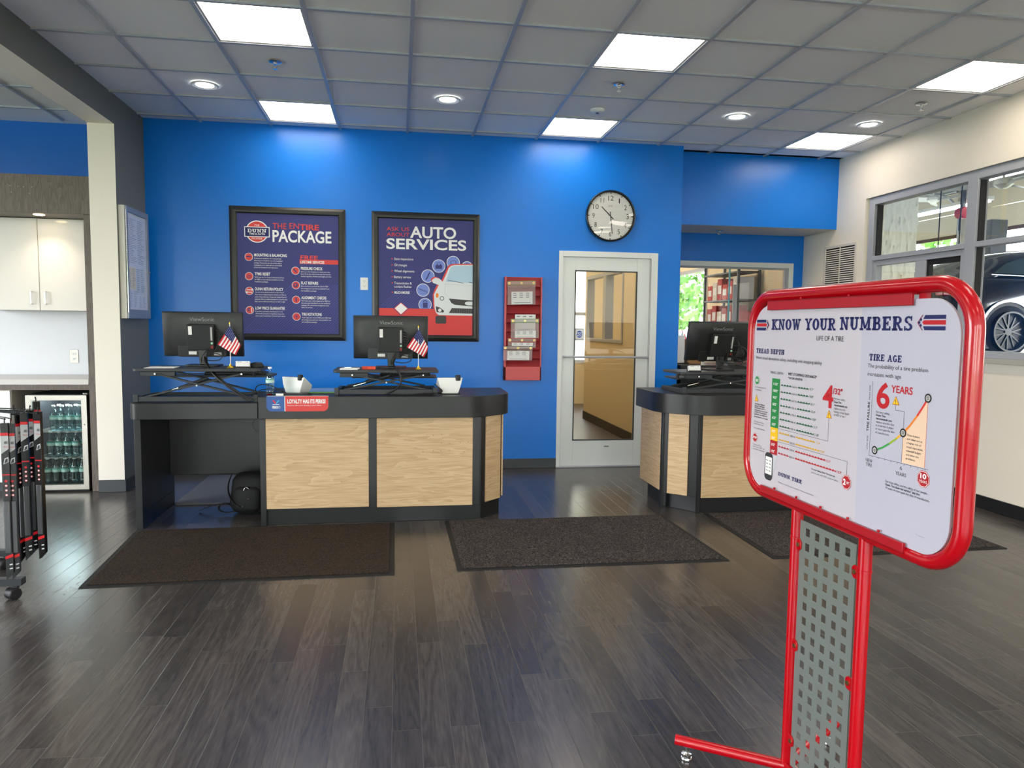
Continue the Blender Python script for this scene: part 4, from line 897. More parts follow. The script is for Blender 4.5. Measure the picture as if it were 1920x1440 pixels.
# lower desk at the left end
t = thing('side_desk', 'black open-fronted desk joined to the left end of the wood-panelled counter', 'desk', (1.0, -1.4, 0))
WB().prism(rpoly([(.592, -1.03), (.592, -1.76), (1.415, -1.76), (1.415, -1.03)], [.02, .07, 0, 0], 6), 'z', .75, .858).build('worktop', M_LAM, t, bevel=.003, smooth=True)
WB().box(.612, .655, -1.715, -1.01, 0, .75).build('end_panel', M_LAM, t, bevel=.002)
WB().box(.6535, .6565, -1.70, -1.02, .11, .114).build('panel_seam', M_BLK, t)
WB().box(.656, 1.425, -1.11, -1.09, .25, .75).build('modesty_panel', M_LAM, t, bevel=.002)
b = WB(); b.tube([(1.395, -1.73, .75), (1.375, -1.735, .72), (1.378, -1.735, .69), (1.40, -1.73, .66)], .003, 6); b.build('hanging_cable', M_BLK, t, smooth=True)
# right counter
t = thing('service_counter', 'right-hand service counter, partly hidden behind the red framed sign', 'counter', (5.2, -1.4, 0))
top = [(4.318, -1.02), (4.318, -1.52), (4.565, -1.765), (6.10, -1.765), (6.10, -1.02)]
WB().prism(rpoly(top, [.02, .13, .16, .03, 0], 8), 'z', .75, .90).build('worktop', M_LAM, t, bevel=.003, smooth=True)
WB().prism([(4.42, -1.09), (4.42, -1.46), (4.60, -1.69), (6.05, -1.69), (6.05, -1.09)], 'z', 0, .12).build('toe_kick', M_KICK, t, bevel=.002)
WB().prism([(4.385, -1.04), (4.385, -1.525), (4.585, -1.71), (6.06, -1.71), (6.06, -1.04)], 'z', .12, .749).build('carcass', M_LAM, t, bevel=.002)
WB().box(4.37, 4.385, -1.49, -1.03, .135, .749).build('side_panel', M_OAK, t, bevel=.0015)
slant_panel(4.415, -1.553, 4.533, -1.662, .125, .749, .012, M_OAK, 'corner_panel', t, (-1, -1.08))
WB().box(4.373, 4.391, -1.53, -1.491, 0, .75).build('corner_post', M_LAM, t, bevel=.002)
WB().box(4.583, 4.615, -1.722, -1.705, 0, .75).build('front_stile', M_LAM, t, bevel=.002); WB().box(5.30, 5.35, -1.722, -1.705, .11, .75).build('front_stile', M_LAM, t, bevel=.002)
WB().box(4.616, 5.299, -1.722, -1.71, .118, .749).build('front_panel', M_OAK, t, bevel=.0015)
WB().box(5.351, 6.04, -1.722, -1.71, .118, .749).build('front_panel', M_OAK, t, bevel=.0015)
# loyalty plaque hanging over the counter edge
t = thing('counter_plaque', 'blue and red plaque reading Loyalty Has Its Perks on the counter front edge', 'sign', (1.67, -1.765, .80))
pl = Plane((0, -1.7655, 0), (1, 0, 0), (0, 0, 1), (0, -1, 0)); x0, x1, z0, z1 = 1.475, 1.882, .802, .905
out = [(x0, z1), (x0, z0 + .035)] + [(x0 + .035 - .035 * math.cos(a * PI / 12), z0 + .035 - .035 * math.sin(a * PI / 12)) for a in range(1, 6)] + [(x0 + .035, z0)]
lft = out + [(1.592, z0), (1.592, z1)]
rgt = [(1.598, z1), (1.598, z0), (x1 - .035, z0)] + [(x1 - .035 + .035 * math.sin(a * PI / 12), z0 + .035 - .035 * math.cos(a * PI / 12)) for a in range(1, 6)] + [(x1, z0 + .035), (x1, z1)]
b = WB(); b.prism(out + [(x1 - .035, z0)] + [(x1 - .035 + .035 * math.sin(a * PI / 12), z0 + .035 - .035 * math.cos(a * PI / 12)) for a in range(1, 6)] + [(x1, z0 + .035), (x1, z1)], 'y', -1.765, -1.7615); b.box(x0, x1, -1.765, -1.72, .9005, .9045)
b.build('plaque_board', I_WHITE, t)
b = WB(); ppoly(b, pl, lft, .0002, 0); b.build('blue_field', mat('perks_blue', (52, 92, 160), .5), t)
b = WB(); ppoly(b, pl, rgt, .0002, 0); b.build('red_field', I_CORAL, t)
b = WB(); ptext(b, pl, 'LOYALTY HAS ITS PERKS!', 1.612, .857, .252, .026, 2, .001); b.build('headline', I_WHITE, t)
b = WB(); ptext(b, pl, 'Receive offers sent directly to your inbox.', 1.613, .839, .224, .0075, 0, .001); ptext(b, pl, 'PERKS', 1.512, .822, .036, .016, 2, .001); ptext(b, pl, 'IO', 1.550, .822, .015, .016, 0, .001); prect(b, pl, 1.515, 1.560, .848, .851, .001); b.build('lettering', I_WHITE, t)
b = WB(); ppoly(b, pl, [(1.512, .878), (1.524, .878), (1.540, .858), (1.534, .852)], .001, 0); ppoly(b, pl, [(1.562, .878), (1.550, .878), (1.534, .855), (1.541, .852)], .0012, 1); b.build('emblem', [mat('emblem_red', (220, 30, 60), .5), mat('emblem_cyan', (60, 170, 220), .5)], t)

# ---- standing desk converters ---------------------------------------------
def converter(label, loc, w, h, seed=0, tray=True):
    """sit-stand riser; local x centre, local y=0 at the customer side, growing to the staff side"""
    t = thing('standing_desk_converter', label, 'desk riser', loc, 0, 'black sit-stand risers on the counters')
    hw = w / 2; bw = hw * .93
    MB().prism(rrect(-hw, hw, -.0, .40, .03), 'z', h - .02, h).build('upper_platform', M_BLKM, t, bevel=.003)
    MB().box(-bw + .016, bw - .016, -.02, .0, .005, .038).build('base_rail', M_BLKM, t, bevel=.002); MB().box(-bw + .016, bw - .016, .40, .42, .005, .03).build('base_rail', M_BLKM, t, bevel=.002)
    for s in (-1, 1):
        b = MB(); b.prism([(-.025, 0), (.44, 0), (.44, .03), (.0, .04), (-.005, .052), (-.025, .052)], 'x', s * bw - .015, s * bw + .015); b.build('base_side', M_BLKM, t, bevel=.003)
    z0, z1 = .035, h - .035; xa = bw * .86; 
    for k, y in enumerate((.005, .36)):
        MB().bar((-xa, y, z0), (xa * .88, y, z1), .012, .030, (0, 1, 0)).build('scissor_arm', M_BLKM, t, bevel=.002)
        MB().bar((-xa * .8, y + .015, z1), (xa * .96, y + .015, z0), .012, .030, (0, 1, 0)).build('scissor_arm', M_BLKM, t, bevel=.002)
    b = MB()
    for (x, z) in ((0, (z0 + z1) / 2), (xa * .88, z1), (-xa * .8, z1)): b.cyl((x, .0, z), (x, -.012, z), .006, 10)
    b.build('pivot_bolt', M_CHROME, t, smooth=True)
    MB().box(-hw * .88, -hw * .35, .012, .05, h - .052, h - .021).build('slide_channel', M_BLKM, t, bevel=.002)
    MB().tube([(-bw * .7, .2, .045), (-.02, .2, (z0 + z1) / 2 + .02)], .009, 10).build('gas_spring', M_CHROME, t, smooth=True)
    MB().tube([(-bw * .45, .2, .075), (.02, .2, (z0 + z1) / 2 + .035)], .013, 10).build('spring_body', M_BLKM, t, smooth=True)
    zt = h - .085
    if tray:
        MB().prism(rrect(-hw * .72, hw * 1.02, .38, .66, .03), 'z', zt, zt + .014).build('keyboard_tray', M_BLKM, t, bevel=.002)
        b = MB()
        for s in (-.68, .72): b.box(hw * s - .006, hw * s + .006, .36, .40, zt, h - .02)
        b.build('tray_bracket', M_BLKM, t)
        b = MB(); b.box(-hw * .15, hw * .9, .44, .58, zt + .014, zt + .032)
        kb = b.build('keyboard', M_BLK, t, bevel=.004)
        b = MB()
        for i in range(15):
            for j in range(4): x = -hw * .13 + i * (hw * 1.02) / 15; b.box(x, x + .017, .45 + j * .03, .473 + j * .03, zt + .032, zt + .038)
        b.build('keys', mat('key_black', (20, 20, 21), .6), kb)
    return t
R1 = (1.005, -1.66, .858); R2 = (2.272, -1.62, .90); R3 = (4.875, -1.60, .90)
converter('black sit-stand riser raised on the low side desk under the left monitor', R1, .83, .226)
converter('black sit-stand riser on the main counter under the middle monitor', R2, .74, .175)
converter('black sit-stand riser on the right-hand counter under the right monitor', R3, .80, .165)
# ---- monitors seen from behind ---------------------------------------------
M_MON = mat('monitor_black', (30, 31, 32), .35, bump=.05, bscale=300)
def monitor(label, loc, tilt, cables):
    t = thing('computer_monitor', label, 'monitor', loc, 0, 'black monitors seen from behind on the risers')
    W2, z0, z1 = .2745, .068, .388
    Mx = Matrix.Translation((0, 0, .22)) @ Matrix.Rotation(rad(tilt), 4, 'X') @ Matrix.Translation((0, 0, -.22))
    def part(b, n, m, **k): return b.xf(Mx).build(n, m, k.pop('parent', t), **k)
    b = MB(); b.loft([[(x, y, z) for x, z in ((-W2 * s, z0 + e), (W2 * s, z0 + e), (W2 * s, z1 - e), (-W2 * s, z1 - e))] for y, s, e in ((.03, 1, 0), (.012, 1, 0), (.0, .985, .004), (-.012, .9, .03), (-.018, .7, .07))])
    scr = part(b, 'screen_housing', M_MON, smooth=True, bevel=.003, autos=40)
    part(MB().box(-W2 + .006, W2 - .006, .030, .0305, z0 + .014, z1 - .006), 'display', mat('screen_glass', (10, 12, 14), .12), )
    part(MB().prism(rrect(-.17, .16, z0 + .0, z0 + .085, .012), 'y', -.022, .002), 'port_cover', M_MON, bevel=.003)
    pl = Plane((0, -.0195, 0), (1, 0, 0), (0, 0, 1), (0, -1, 0))
    b = MB(); ptext(b, pl, 'ViewSonic', -.083, z1 - .062, .170, .026, 0, .0005); part(b, 'brand_lettering', mat('logo_grey', (138, 140, 142), .4))
    part(MB().box(-.098, -.044, -.0235, -.0215, z0 + .018, z0 + .040), 'rating_label', M_PAPER)
    part(MB().box(.075, .125, -.0235, -.0215, z0 + .012, z0 + .034), 'serial_label', mat('grey_label', (176, 176, 176), .6))
    # small computer bolted to the back
    part(MB().prism(rrect(-.095, .090, z0 + .055, z0 + .238, .01), 'y', -.068, -.018), 'mini_computer', M_BLK, bevel=.004)
    mc = [c for c in kids(t) if c.name.startswith('mini_computer')][0]
    part(MB().box(-.082, -.058, -.0692, -.068, z0 + .165, z0 + .225), 'asset_label', M_PAPER, parent=mc)
    part(MB().box(.066, .078, -.0692, -.068, z0 + .125, z0 + .220), 'side_label', mat('grey_label', (176, 176, 176), .6), parent=mc)
    part(MB().cyl((.073, -.068, z0 + .105), (.073, -.0692, z0 + .105), .008, 12), 'green_dot_label', mat('mint_label', (170, 220, 190), .6), parent=mc)
    part(MB().box(.066, .080, -.0692, -.068, z0 + .068, z0 + .088), 'red_label', mat('label_red', (150, 40, 40), .6), parent=mc)
    b = MB(); b.prism([(-.028, .235), (.028, .235), (.03, .10), (.022, .012), (-.022, .012), (-.03, .10)], 'y', -.02, .012); b.build('stand_neck', M_MON, t, bevel=.004)
    MB().prism(rrect(-.115, .115, -.075, .12, .03), 'z', 0, .012).build('stand_foot', M_MON, t, bevel=.003)
    b = MB()
    for c in cables: b.tube(c, .0035 if len(c) < 20 else .0062, 6)
    b.build('cables', mat('cable_black', (16, 16, 17), .5), t, smooth=True)
    return t
def bez(p, n=14):
    P = [Vector(q) for q in p]; out = []
    for i in range(n + 1):
        s = i / n; Q = P[:]
        while len(Q) > 1: Q = [Q[k] * (1 - s) + Q[k + 1] * s for k in range(len(Q) - 1)]
        out.append(tuple(Q[0]))
    return out
def loops(extra):
    c = [bez([(.092, -.04, .27 - .02 * k), (.15 + .02 * k, -.07, .26 - .02 * k), (.13 + .01 * k, -.09, .12 - .01 * k), (.06, -.08, .08 + .01 * k)]) for k in range(5)]
    c += [bez([(.06, -.08, .10), (.20, -.12, .10), (.16, -.10, .02), (.03, -.09, .05)]), bez([(.05, -.05, .14), (.01, -.1, .06), (.0, -.07, .08), (.0, -.06, .03)])]
    return c + extra
monitor('black monitor on the left riser, showing its back with a small computer attached', (.972, -1.345, 1.084), 6,
        loops([bez([(.03, -.09, .07), (.04, -.14, .03), (.10, -.34, .01), (.16, -.35, -.08), (.28, -.37, -.14), (.38, -.40, -.215)], 24), bez([(.04, -.09, .06), (.06, -.16, .02), (.12, -.34, .0), (.2, -.35, -.10), (.32, -.38, -.16), (.42, -.40, -.21)], 24)]))
monitor('black monitor in the middle of the main counter, showing its back', (2.302, -1.345, 1.075), 4,
        loops([bez([(.03, -.09, .07), (.0, -.2, .03), (.02, -.31, .02), (.10, -.33, -.02), (.12, -.33, -.08), (.05, -.33, -.14), (-.03, -.33, -.165)], 24)]))
monitor('black monitor on the right counter half hidden by the red sign frame', (4.90, -1.345, 1.065), 15,
        loops([bez([(.09, -.06, .2), (.25, -.1, .2), (.2, -.12, .05), (.1, -.1, .08)], 20), bez([(-.02, -.04, .1), (-.06, -.1, .05), (.1, -.12, .08), (.25, -.2, .0)], 20)]))
# ---- little flags --------------------------------------------------------------
def flag(label, loc, sway):
    t = thing('desk_flag', label, 'flag', loc, 0, 'small desk flags with gold bases')
    b = MB(); b.lathe([(.001, 0), (.024, 0), (.025, .004), (.018, .008), (.016, .012), (.009, .014), (.006, .028), (.001, .03)], n=20); b.build('gold_base', mat('gold_plastic', (222, 186, 60), .25, metal=.8), t, smooth=True)
    b = MB(); b.cyl((0, 0, .01), (0, 0, .305), .0027, 8); b.build('pole', M_PLW, t, smooth=True)
    b = MB(); b.lathe([(.0005, .303), (.004, .305), (.0045, .310), (.0005, .322)], n=10); b.build('finial', mat('gold_plastic', (222, 186, 60), .25, metal=.8), t, smooth=True)
    # cloth hangs as a sheared diamond from the top of the pole
    A, B_, C_, D_ = [Vector((p[0], 0, p[1])) for p in ((.004, .292), (-.083, .165), (.040, .090), (.078, .155))]
    # hoist runs from A (top) to C side ; u along the fly, v along the hoist
    H0, H1 = Vector((.003, 0, .292)), Vector((.072, 0, .158))      # free upper-right edge
    F0, F1 = Vector((-.083, 0, .163)), Vector((.042, 0, .090))     # lower-left edge
    def S_(u, v):   # u: 0 at the canton end (top) to 1 at bottom ; v: 0 left stripes to 1 right
        top = H0 * (1 - v) + H1 * v; bot = F0 * (1 - v) + F1 * v
        p = top * (1 - u) + bot * u; p.y = -.006 - .008 * math.sin(u * 5 + v * 4 + sway) - .006 * v; return p
    rb = MB(); NU, NV = 20, 13
    for i in range(NU):
        for j in range(NV):
            u0, u1, v0, v1 = i / NU, (i + 1) / NU, j / NV, (j + 1) / NV
            m = 2 if (u0 < .42 and j < 7) else (0 if j % 2 == 0 else 1)
            rb.add([S_(u0, v0), S_(u0, v1), S_(u1, v1), S_(u1, v0)], [(0, 1, 2, 3)], m)
    rb.flat = False; rb.build('flag_cloth', [mat('flag_red', (196, 30, 48), .7), mat('flag_white', (236, 234, 232), .7), mat('flag_blue', (38, 50, 110), .7)], t, smooth=True)
    sb = MB()
    for i in range(5):
        for j in range(6):
            c = S_(.03 + i * .082, .03 + j * .088) + Vector((0, -.0012, 0)); r = .0026
            sb.add([c + Vector((r * math.cos(a), 0, r * math.sin(a))) for a in (PI / 2, PI / 2 + 2.51, PI / 2 + 5.03, PI / 2 + 7.54, PI / 2 + 10.05)], [(0, 1, 2, 3, 4)])
    sb.build('flag_stars', I_WHITE, t)
    return t
flag('small American flag on a gold base, on the left riser beside the card stack', (1.199, -1.545, 1.084), 0)
flag('small American flag on a gold base, on the middle riser', (2.500, -1.535, 1.075), 1.2)
# ---- card holders, mouse, paper ---------------------------------------------------
def cardholder(label, loc):
    t = thing('card_holder', label, 'card holder', loc, 0, 'business card holders on the risers')
    b = MB(); b.box(-.05, .05, -.02, .025, 0, .006); b.box(-.05, .05, .02, .026, 0, .03); b.box(-.05, .05, -.022, -.018, 0, .012); b.build('tray', M_BLK, t, bevel=.001)
    c = MB(); c.box(-.046, .046, -.016, .014, .007, .046); c.xf(Matrix.Rotation(rad(-12), 4, 'X')); c.build('business_cards', M_PAPER, t)
    b = MB(); p_ = Plane((0, -.0165, 0), (1, 0, 0), (0, 0, 1), (0, -1, 0))
    for k in range(2): pline(b, p_, [(-.038 + .06 * k, .040), (-.005 + .04 * k, .040)], .003, .0006)
    b.xf(Matrix.Rotation(rad(-12), 4, 'X')); b.build('printing', mat('faint_ink', (120, 122, 128), .7), t)
cardholder('white business cards in a black holder on the left riser', (1.285, -1.56, 1.084))
cardholder('white business cards in a black holder on the right riser', (4.60, -1.56, 1.065))
t = thing('computer_mouse', 'black rounded computer mouse at the right end of the left riser', 'mouse', (1.365, -1.50, 1.084))
b = MB()
b.loft([[(.052 * s * math.cos(a) , .035 * s * math.sin(a), z) for a in [2 * PI * k / 20 for k in range(20)]] for z, s in ((0, .96), (.008, 1), (.02, .93), (.032, .7), (.037, .35), (.038, .05))]); b.build('mouse_body', M_BLK, t, smooth=True, autos=80)
b = MB(); b.cyl((.03, 0, .028), (.034, 0, .036), .006, 10); b.build('scroll_wheel', mat('dark_rubber_grey', (60, 60, 60), .6), t)
t = thing('paper_sheet', 'white sheet of paper lying on the left end of the left riser', 'paper', (.74, -1.55, 1.084), rad(4))
MB().box(-.09, .10, -.07, .12, 0, .0022).build('sheet', M_PAPER, t)
t = thing('notepad', 'small white notepad at the left end of the middle riser', 'notepad', (2.0, -1.54, 1.075), rad(-6))
MB().box(-.05, .075, -.05, .07, 0, .010).build('pages', M_PAPER, t, bevel=.001)
MB().box(-.02, .03, -.02, .0, .0105, .018).build('clip', M_CHROME, t, bevel=.002)
t = thing('tape_box', 'small orange-red box lying on the middle riser left of the monitor foot', 'box', (2.145, -1.50, 1.075), rad(3))
MB().box(-.048, .048, -.03, .03, 0, .02).build('carton', mat('orange_card', (226, 76, 44), .5), t, bevel=.0015)
MB().box(-.047, -.01, -.0305, -.03, .004, .016).build('printing', mat('deep_orange', (190, 48, 26), .5), t)
# ---- water bottle ------------------------------------------------------------------
M_PET = glass_mat('clear_pet', (226, 238, 240), .02, 1.4)
M_BLAB = mat('bottle_label', (196, 222, 216), .5); M_TEAL = mat('bottle_label_teal', (70, 160, 150), .5)
def bottle(name, label, loc, group=None, full=True):
    t = thing(name, label, 'bottle', loc, 0, group)
    prof = [(.001, 0), (.026, 0), (.0305, .006), (.0305, .03), (.0285, .036), (.0305, .042), (.0285, .054), (.0305, .062), (.0285, .074), (.0305, .082), (.0305, .128), (.029, .140), (.02, .165), (.013, .180), (.0115, .188), (.0115, .198)]
    MB().lathe(prof, n=16).build('bottle_body', M_PET, t, smooth=True, autos=60)
    if full: MB().lathe([(r * .94, z) for r, z in prof[1:13]], n=12).build('water', glass_mat('water_in_bottle', (222, 236, 238), .0, 1.0) if 'water_in_bottle' not in MATS else MATS['water_in_bottle'], t, smooth=True, autos=60)
    l = MB().lathe([(.0309, .092), (.0312, .093), (.0312, .122), (.0309, .123)], n=16).build('label', M_BLAB, t, smooth=True)
    MB().lathe([(.0314, .114), (.0315, .115), (.0315, .121), (.0314, .122)], n=16).build('label_band', M_TEAL, l, smooth=True)
    MB().lathe([(.001, .197), (.0135, .197), (.014, .199), (.014, .209), (.013, .211), (.001, .211)], n=16).build('cap', M_PLW, t, smooth=True)
    return t
BOT = bottle('water_bottle', 'half-size clear water bottle standing on the counter left of the white card reader', (1.475, -1.62, .90))
for c in kids(BOT): pass
BOT.scale = (.93, .93, .93)
# ---- card terminals -------------------------------------------------------------------
def terminal(label, loc, rz, sc=1):
    t = thing('payment_terminal', label, 'payment terminal', loc, rz, 'white payment terminals')
    b = MB()
    def lp(x, y0, y1, z0, z1, r=.008): return [(-x, y0, z0), (x, y0, z0), (x, y1, z1), (-x, y1, z1)]
    b.loft([lp(.055, -.05, .05, .006, .006), lp(.06, -.055, .058, .012, .012), lp(.078, -.058, .06, .07, .04), lp(.090, -.050, .05, .118, .06), lp(.092, -.042, .045, .122, .064)])
    b.build('housing', M_PLW, t, bevel=.008, smooth=True, seg=3)
    MB().box(-.078, .078, -.040, .040, 0, .006).xf(Matrix.Identity(4)).build('rubber_feet', M_BLK, t)
    b = MB(); b.add([(-.08, -.030, .1225), (.08, -.030, .1225), (.08, .040, .0695), (-.08, .040, .0695)], [(0, 1, 2, 3)]); b.build('touch_screen', mat('screen_glass', (10, 12, 14), .12), t)
    b = MB(); b.cyl((.058, -.045, .100), (.058, -.045, .140), .019, 20); b.build('scanner_head', M_BLK, t, bevel=.003, smooth=True)
    return t
terminal('white payment terminal beside the water bottle, turned to the left', (1.645, -1.52, .90), rad(-28))
terminal('white payment terminal right of the middle riser, seen square on', (2.722, -1.56, .90), rad(4))
t = thing('pin_pad', 'flat black pin pad lying in front of the left white payment terminal', 'pin pad', (1.64, -1.675, .90), rad(-6))
b = MB(); b.loft([[(x * s, y * s, z) for x, y in rrect(-.125, .125, -.035, .035, .03)] for z, s in ((0, .95), (.006, 1), (.012, 1), (.018, .94))]); b.build('pad_body', M_BLK, t, smooth=True)
b = MB(); b.box(-.11, -.06, -.037, -.033, .004, .018); b.build('sticker', M_PAPER, t)
MB().cyl((-.19, .04, .004), (-.155, .03, .004), .006, 8).build('red_plug', M_RED, t, smooth=True)
t = thing('cable_bundle', 'black cables looping across the counter between the left riser and the pin pad', 'cable', (1.45, -1.6, .90))
b = WB()
b.tube(bez([(1.40, -1.66, .905), (1.36, -1.70, .98), (1.42, -1.68, 1.0), (1.52, -1.68, .98), (1.58, -1.69, .915)]), .0035, 6)
b.tube(bez([(1.40, -1.66, .905), (1.36, -1.69, .91), (1.42, -1.69, .97), (1.54, -1.69, .96), (1.60, -1.68, .915)]), .0035, 6)
b.tube(bez([(1.38, -1.65, .875), (1.32, -1.70, .93), (1.40, -1.69, .94), (1.50, -1.69, .93), (1.56, -1.685, .912)]), .003, 6)
b.build('cable', mat('cable_black', (16, 16, 17), .5), t, smooth=True)
t = thing('cable_bundle', 'black cables bunched at the right foot of the middle riser', 'cable', (2.63, -1.66, .90))
b = WB()
for k in range(4): b.tube(bez([(2.30 + .05 * k, -1.67, .904), (2.50, -1.69, .906 + .006 * k), (2.72 + .02 * k, -1.70, .904), (2.66, -1.66, .93), (2.61, -1.645, .98)]), .0032, 6)
b.build('cable', mat('cable_black', (16, 16, 17), .5), t, smooth=True)
t = thing('document_sleeve', 'clear plastic sleeve with papers lying on the main counter', 'document', (1.80, -1.32, .90), rad(2))
MB().box(-.12, .12, -.16, .16, 0, .008).build('papers', mat('pale_green_paper', (206, 220, 212), .5), t)
MB().box(-.122, .122, -.162, -.158, 0, .010).build('green_edge', GRN, t)
MB().box(-.123, .123, -.163, .163, .008, .009).build('sleeve_film', M_GLASS, t)
t = thing('pen', 'small blue and red pen lying on the low desk under the left riser', 'pen', (1.02, -1.50, .863), rad(12))
b = MB(); b.cyl((-.05, 0, .005), (.05, 0, .005), .005, 10); b.build('barrel', mat('pen_blue', (90, 110, 190), .3), t, smooth=True); MB().cyl((-.062, 0, .005), (-.05, 0, .005), .005, 10).build('cap', M_RED, t, smooth=True)
# ---- under the desk ----------------------------------------------------------------------
t = thing('anti_fatigue_mat', 'grey standing mat on the floor behind the low black desk', 'mat', (1.1, -.6, 0))
WB().prism(rrect(.66, 1.72, -1.06, .02, .04), 'z', 0, .014).build('foam_sheet', mat('grey_foam_mat', (92, 94, 98), .7), t, bevel=.004)
t = thing('backpack', 'black backpack with loose straps on the floor under the low desk', 'backpack', (1.262, -1.30, 0), rad(-8))
b = MB(); sec = []
for z, sx_, sy_, dx in ((0, .09, .07, .03), (.02, .12, .10, .02), (.08, .135, .12, .01), (.16, .13, .11, .015), (.25, .125, .10, .02), (.285, .10, .08, .02), (.297, .04, .03, .02)):
    sec.append([(dx + sx_ * (abs(math.cos(a)) ** .5) * (1 if math.cos(a) > 0 else -1), sy_ * (abs(math.sin(a)) ** .5) * (1 if math.sin(a) > 0 else -1), z) for a in [2 * PI * k / 24 for k in range(24)]])
b.loft(sec); b.build('bag_body', mat('black_nylon', (17, 17, 19), .75, bump=.4, bscale=25), t, smooth=True, autos=80)
b = MB(); sec = []
for z, s in ((.03, .7), (.06, 1), (.18, 1), (.21, .6)): sec.append([(.02 + .10 * s * math.cos(a), -.105 - .035 * s * math.sin(a), z) for a in [PI * k / 10 for k in range(11)]])
b.loft(sec); b.build('front_pocket', mat('black_nylon', (17, 17, 19), .75), t, smooth=True, autos=80)
b = MB()
for pts in (bez([(-.10, -.06, .30), (-.16, -.08, .18), (-.10, -.12, .10), (-.02, -.14, .07)]), bez([(-.11, -.05, .05), (-.20, -.06, .13), (-.24, -.10, .01), (-.16, -.12, .01), (-.06, -.12, .03)]), bez([(-.12, -.02, .06), (-.20, -.02, .07), (-.28, -.03, .05), (-.36, -.03, .01)])):
    for p, q in zip(pts[:-1], pts[1:]): b.bar(p, q, .004, .022, (0, 1, 0))
b.build('strap', mat('webbing', (26, 26, 28), .7), t)
b = MB(); b.box(.03, .05, -.144, -.142, .125, .135); b.box(-.005, .004, -.15, -.147, .07, .08); b.tube(bez([(.01, -.142, .19), (.02, -.146, .23), (.05, -.144, .2)]), .002, 6); b.build('zip_pull', M_CHROME, t)
# ---- floor mats -----------------------------------------------------------------------------
def floor_mat_thing(label, q, c, name='floor_mat'):
    cx_ = sum(p[0] for p in q) / 4; cy_ = sum(p[1] for p in q) / 4
    t = thing(name, label, 'floor mat', (cx_, cy_, 0), 0, 'entrance mats in front of the counters')
    WB().prism(q, 'z', 0, .004).build('rubber_border', mat('black_rubber', (18, 18, 18), .7), t)
    q2 = [(cx_ + (x - cx_) * (1 - .03 / abs(x - cx_)), cy_ + (y - cy_) * (1 - .03 / abs(y - cy_))) for x, y in q]
    WB().prism(q2, 'z', .004, .010).build('pile', c, t, bevel=.003)
MC1 = speckle_mat('brown_black_pile', (34, 30, 27), (74, 62, 52), (60, 48, 38)); MC2 = speckle_mat('grey_brown_pile', (30, 28, 28), (104, 96, 92), (52, 46, 46))
floor_mat_thing('dark brown floor mat in front of the low black desk', [(.700, -2.84), (2.336, -2.825), (2.330, -1.735), (.621, -1.745)], MC1)
floor_mat_thing('dark speckled floor mat in front of the gap before the white door', [(2.690, -2.805), (4.335, -2.815), (4.300, -1.735), (2.684, -1.735)], MC2)
floor_mat_thing('dark speckled floor mat under and behind the red framed sign', [(4.620, -2.81), (6.252, -2.792), (6.255, -1.74), (4.634, -1.735)], MC2)
# ---- desk and clutter in the recess ------------------------------------------------------------
t = thing('back_desk', 'black desk against the recess window behind the right counter', 'desk', (6.0, .6, 0))
WB().prism(rrect(5.20, 6.80, .22, .94, .02), 'z', .98, 1.02).build('desktop', M_LAM, t, bevel=.003); WB().box(5.22, 5.25, .25, .92, 0, .98).build('end_panel', M_LAM, t); WB().box(6.75, 6.78, .25, .92, 0, .98).build('end_panel', M_LAM, t); WB().box(5.25, 6.75, .28, .30, .25, .98).build('front_panel', M_BLK, t)
t = thing('cardboard_box', 'brown cardboard box with white label on the back desk beside the monitor', 'box', (5.47, .60, 1.02), rad(6))
MB().box(-.07, .09, -.06, .12, 0, .26).build('carton', mat('cardboard', (172, 128, 82), .8, var=.15), t, bevel=.002); MB().box(-.05, .07, -.0612, -.06, .19, .25).build('label', M_PAPER, t)
t = thing('magazine_holder', 'black wire document holder with white papers on the back desk', 'document holder', (5.33, .48, 1.02), rad(20))
b = MB(); b.tube([(-.10, 0, .01), (-.09, 0, .33), (.10, 0, .36), (.06, 0, .16), (.04, 0, .01)], .005, 8); b.tube([(-.10, .12, .01), (-.09, .12, .33), (.10, .12, .36), (.06, .12, .16), (.04, .12, .01)], .005, 8); b.box(-.1, .08, -.01, .13, 0, .012); b.build('wire_frame', M_BLK, t, smooth=True)
MB().box(-.085, .03, .01, .11, .012, .30).build('papers', M_PAPER, t)
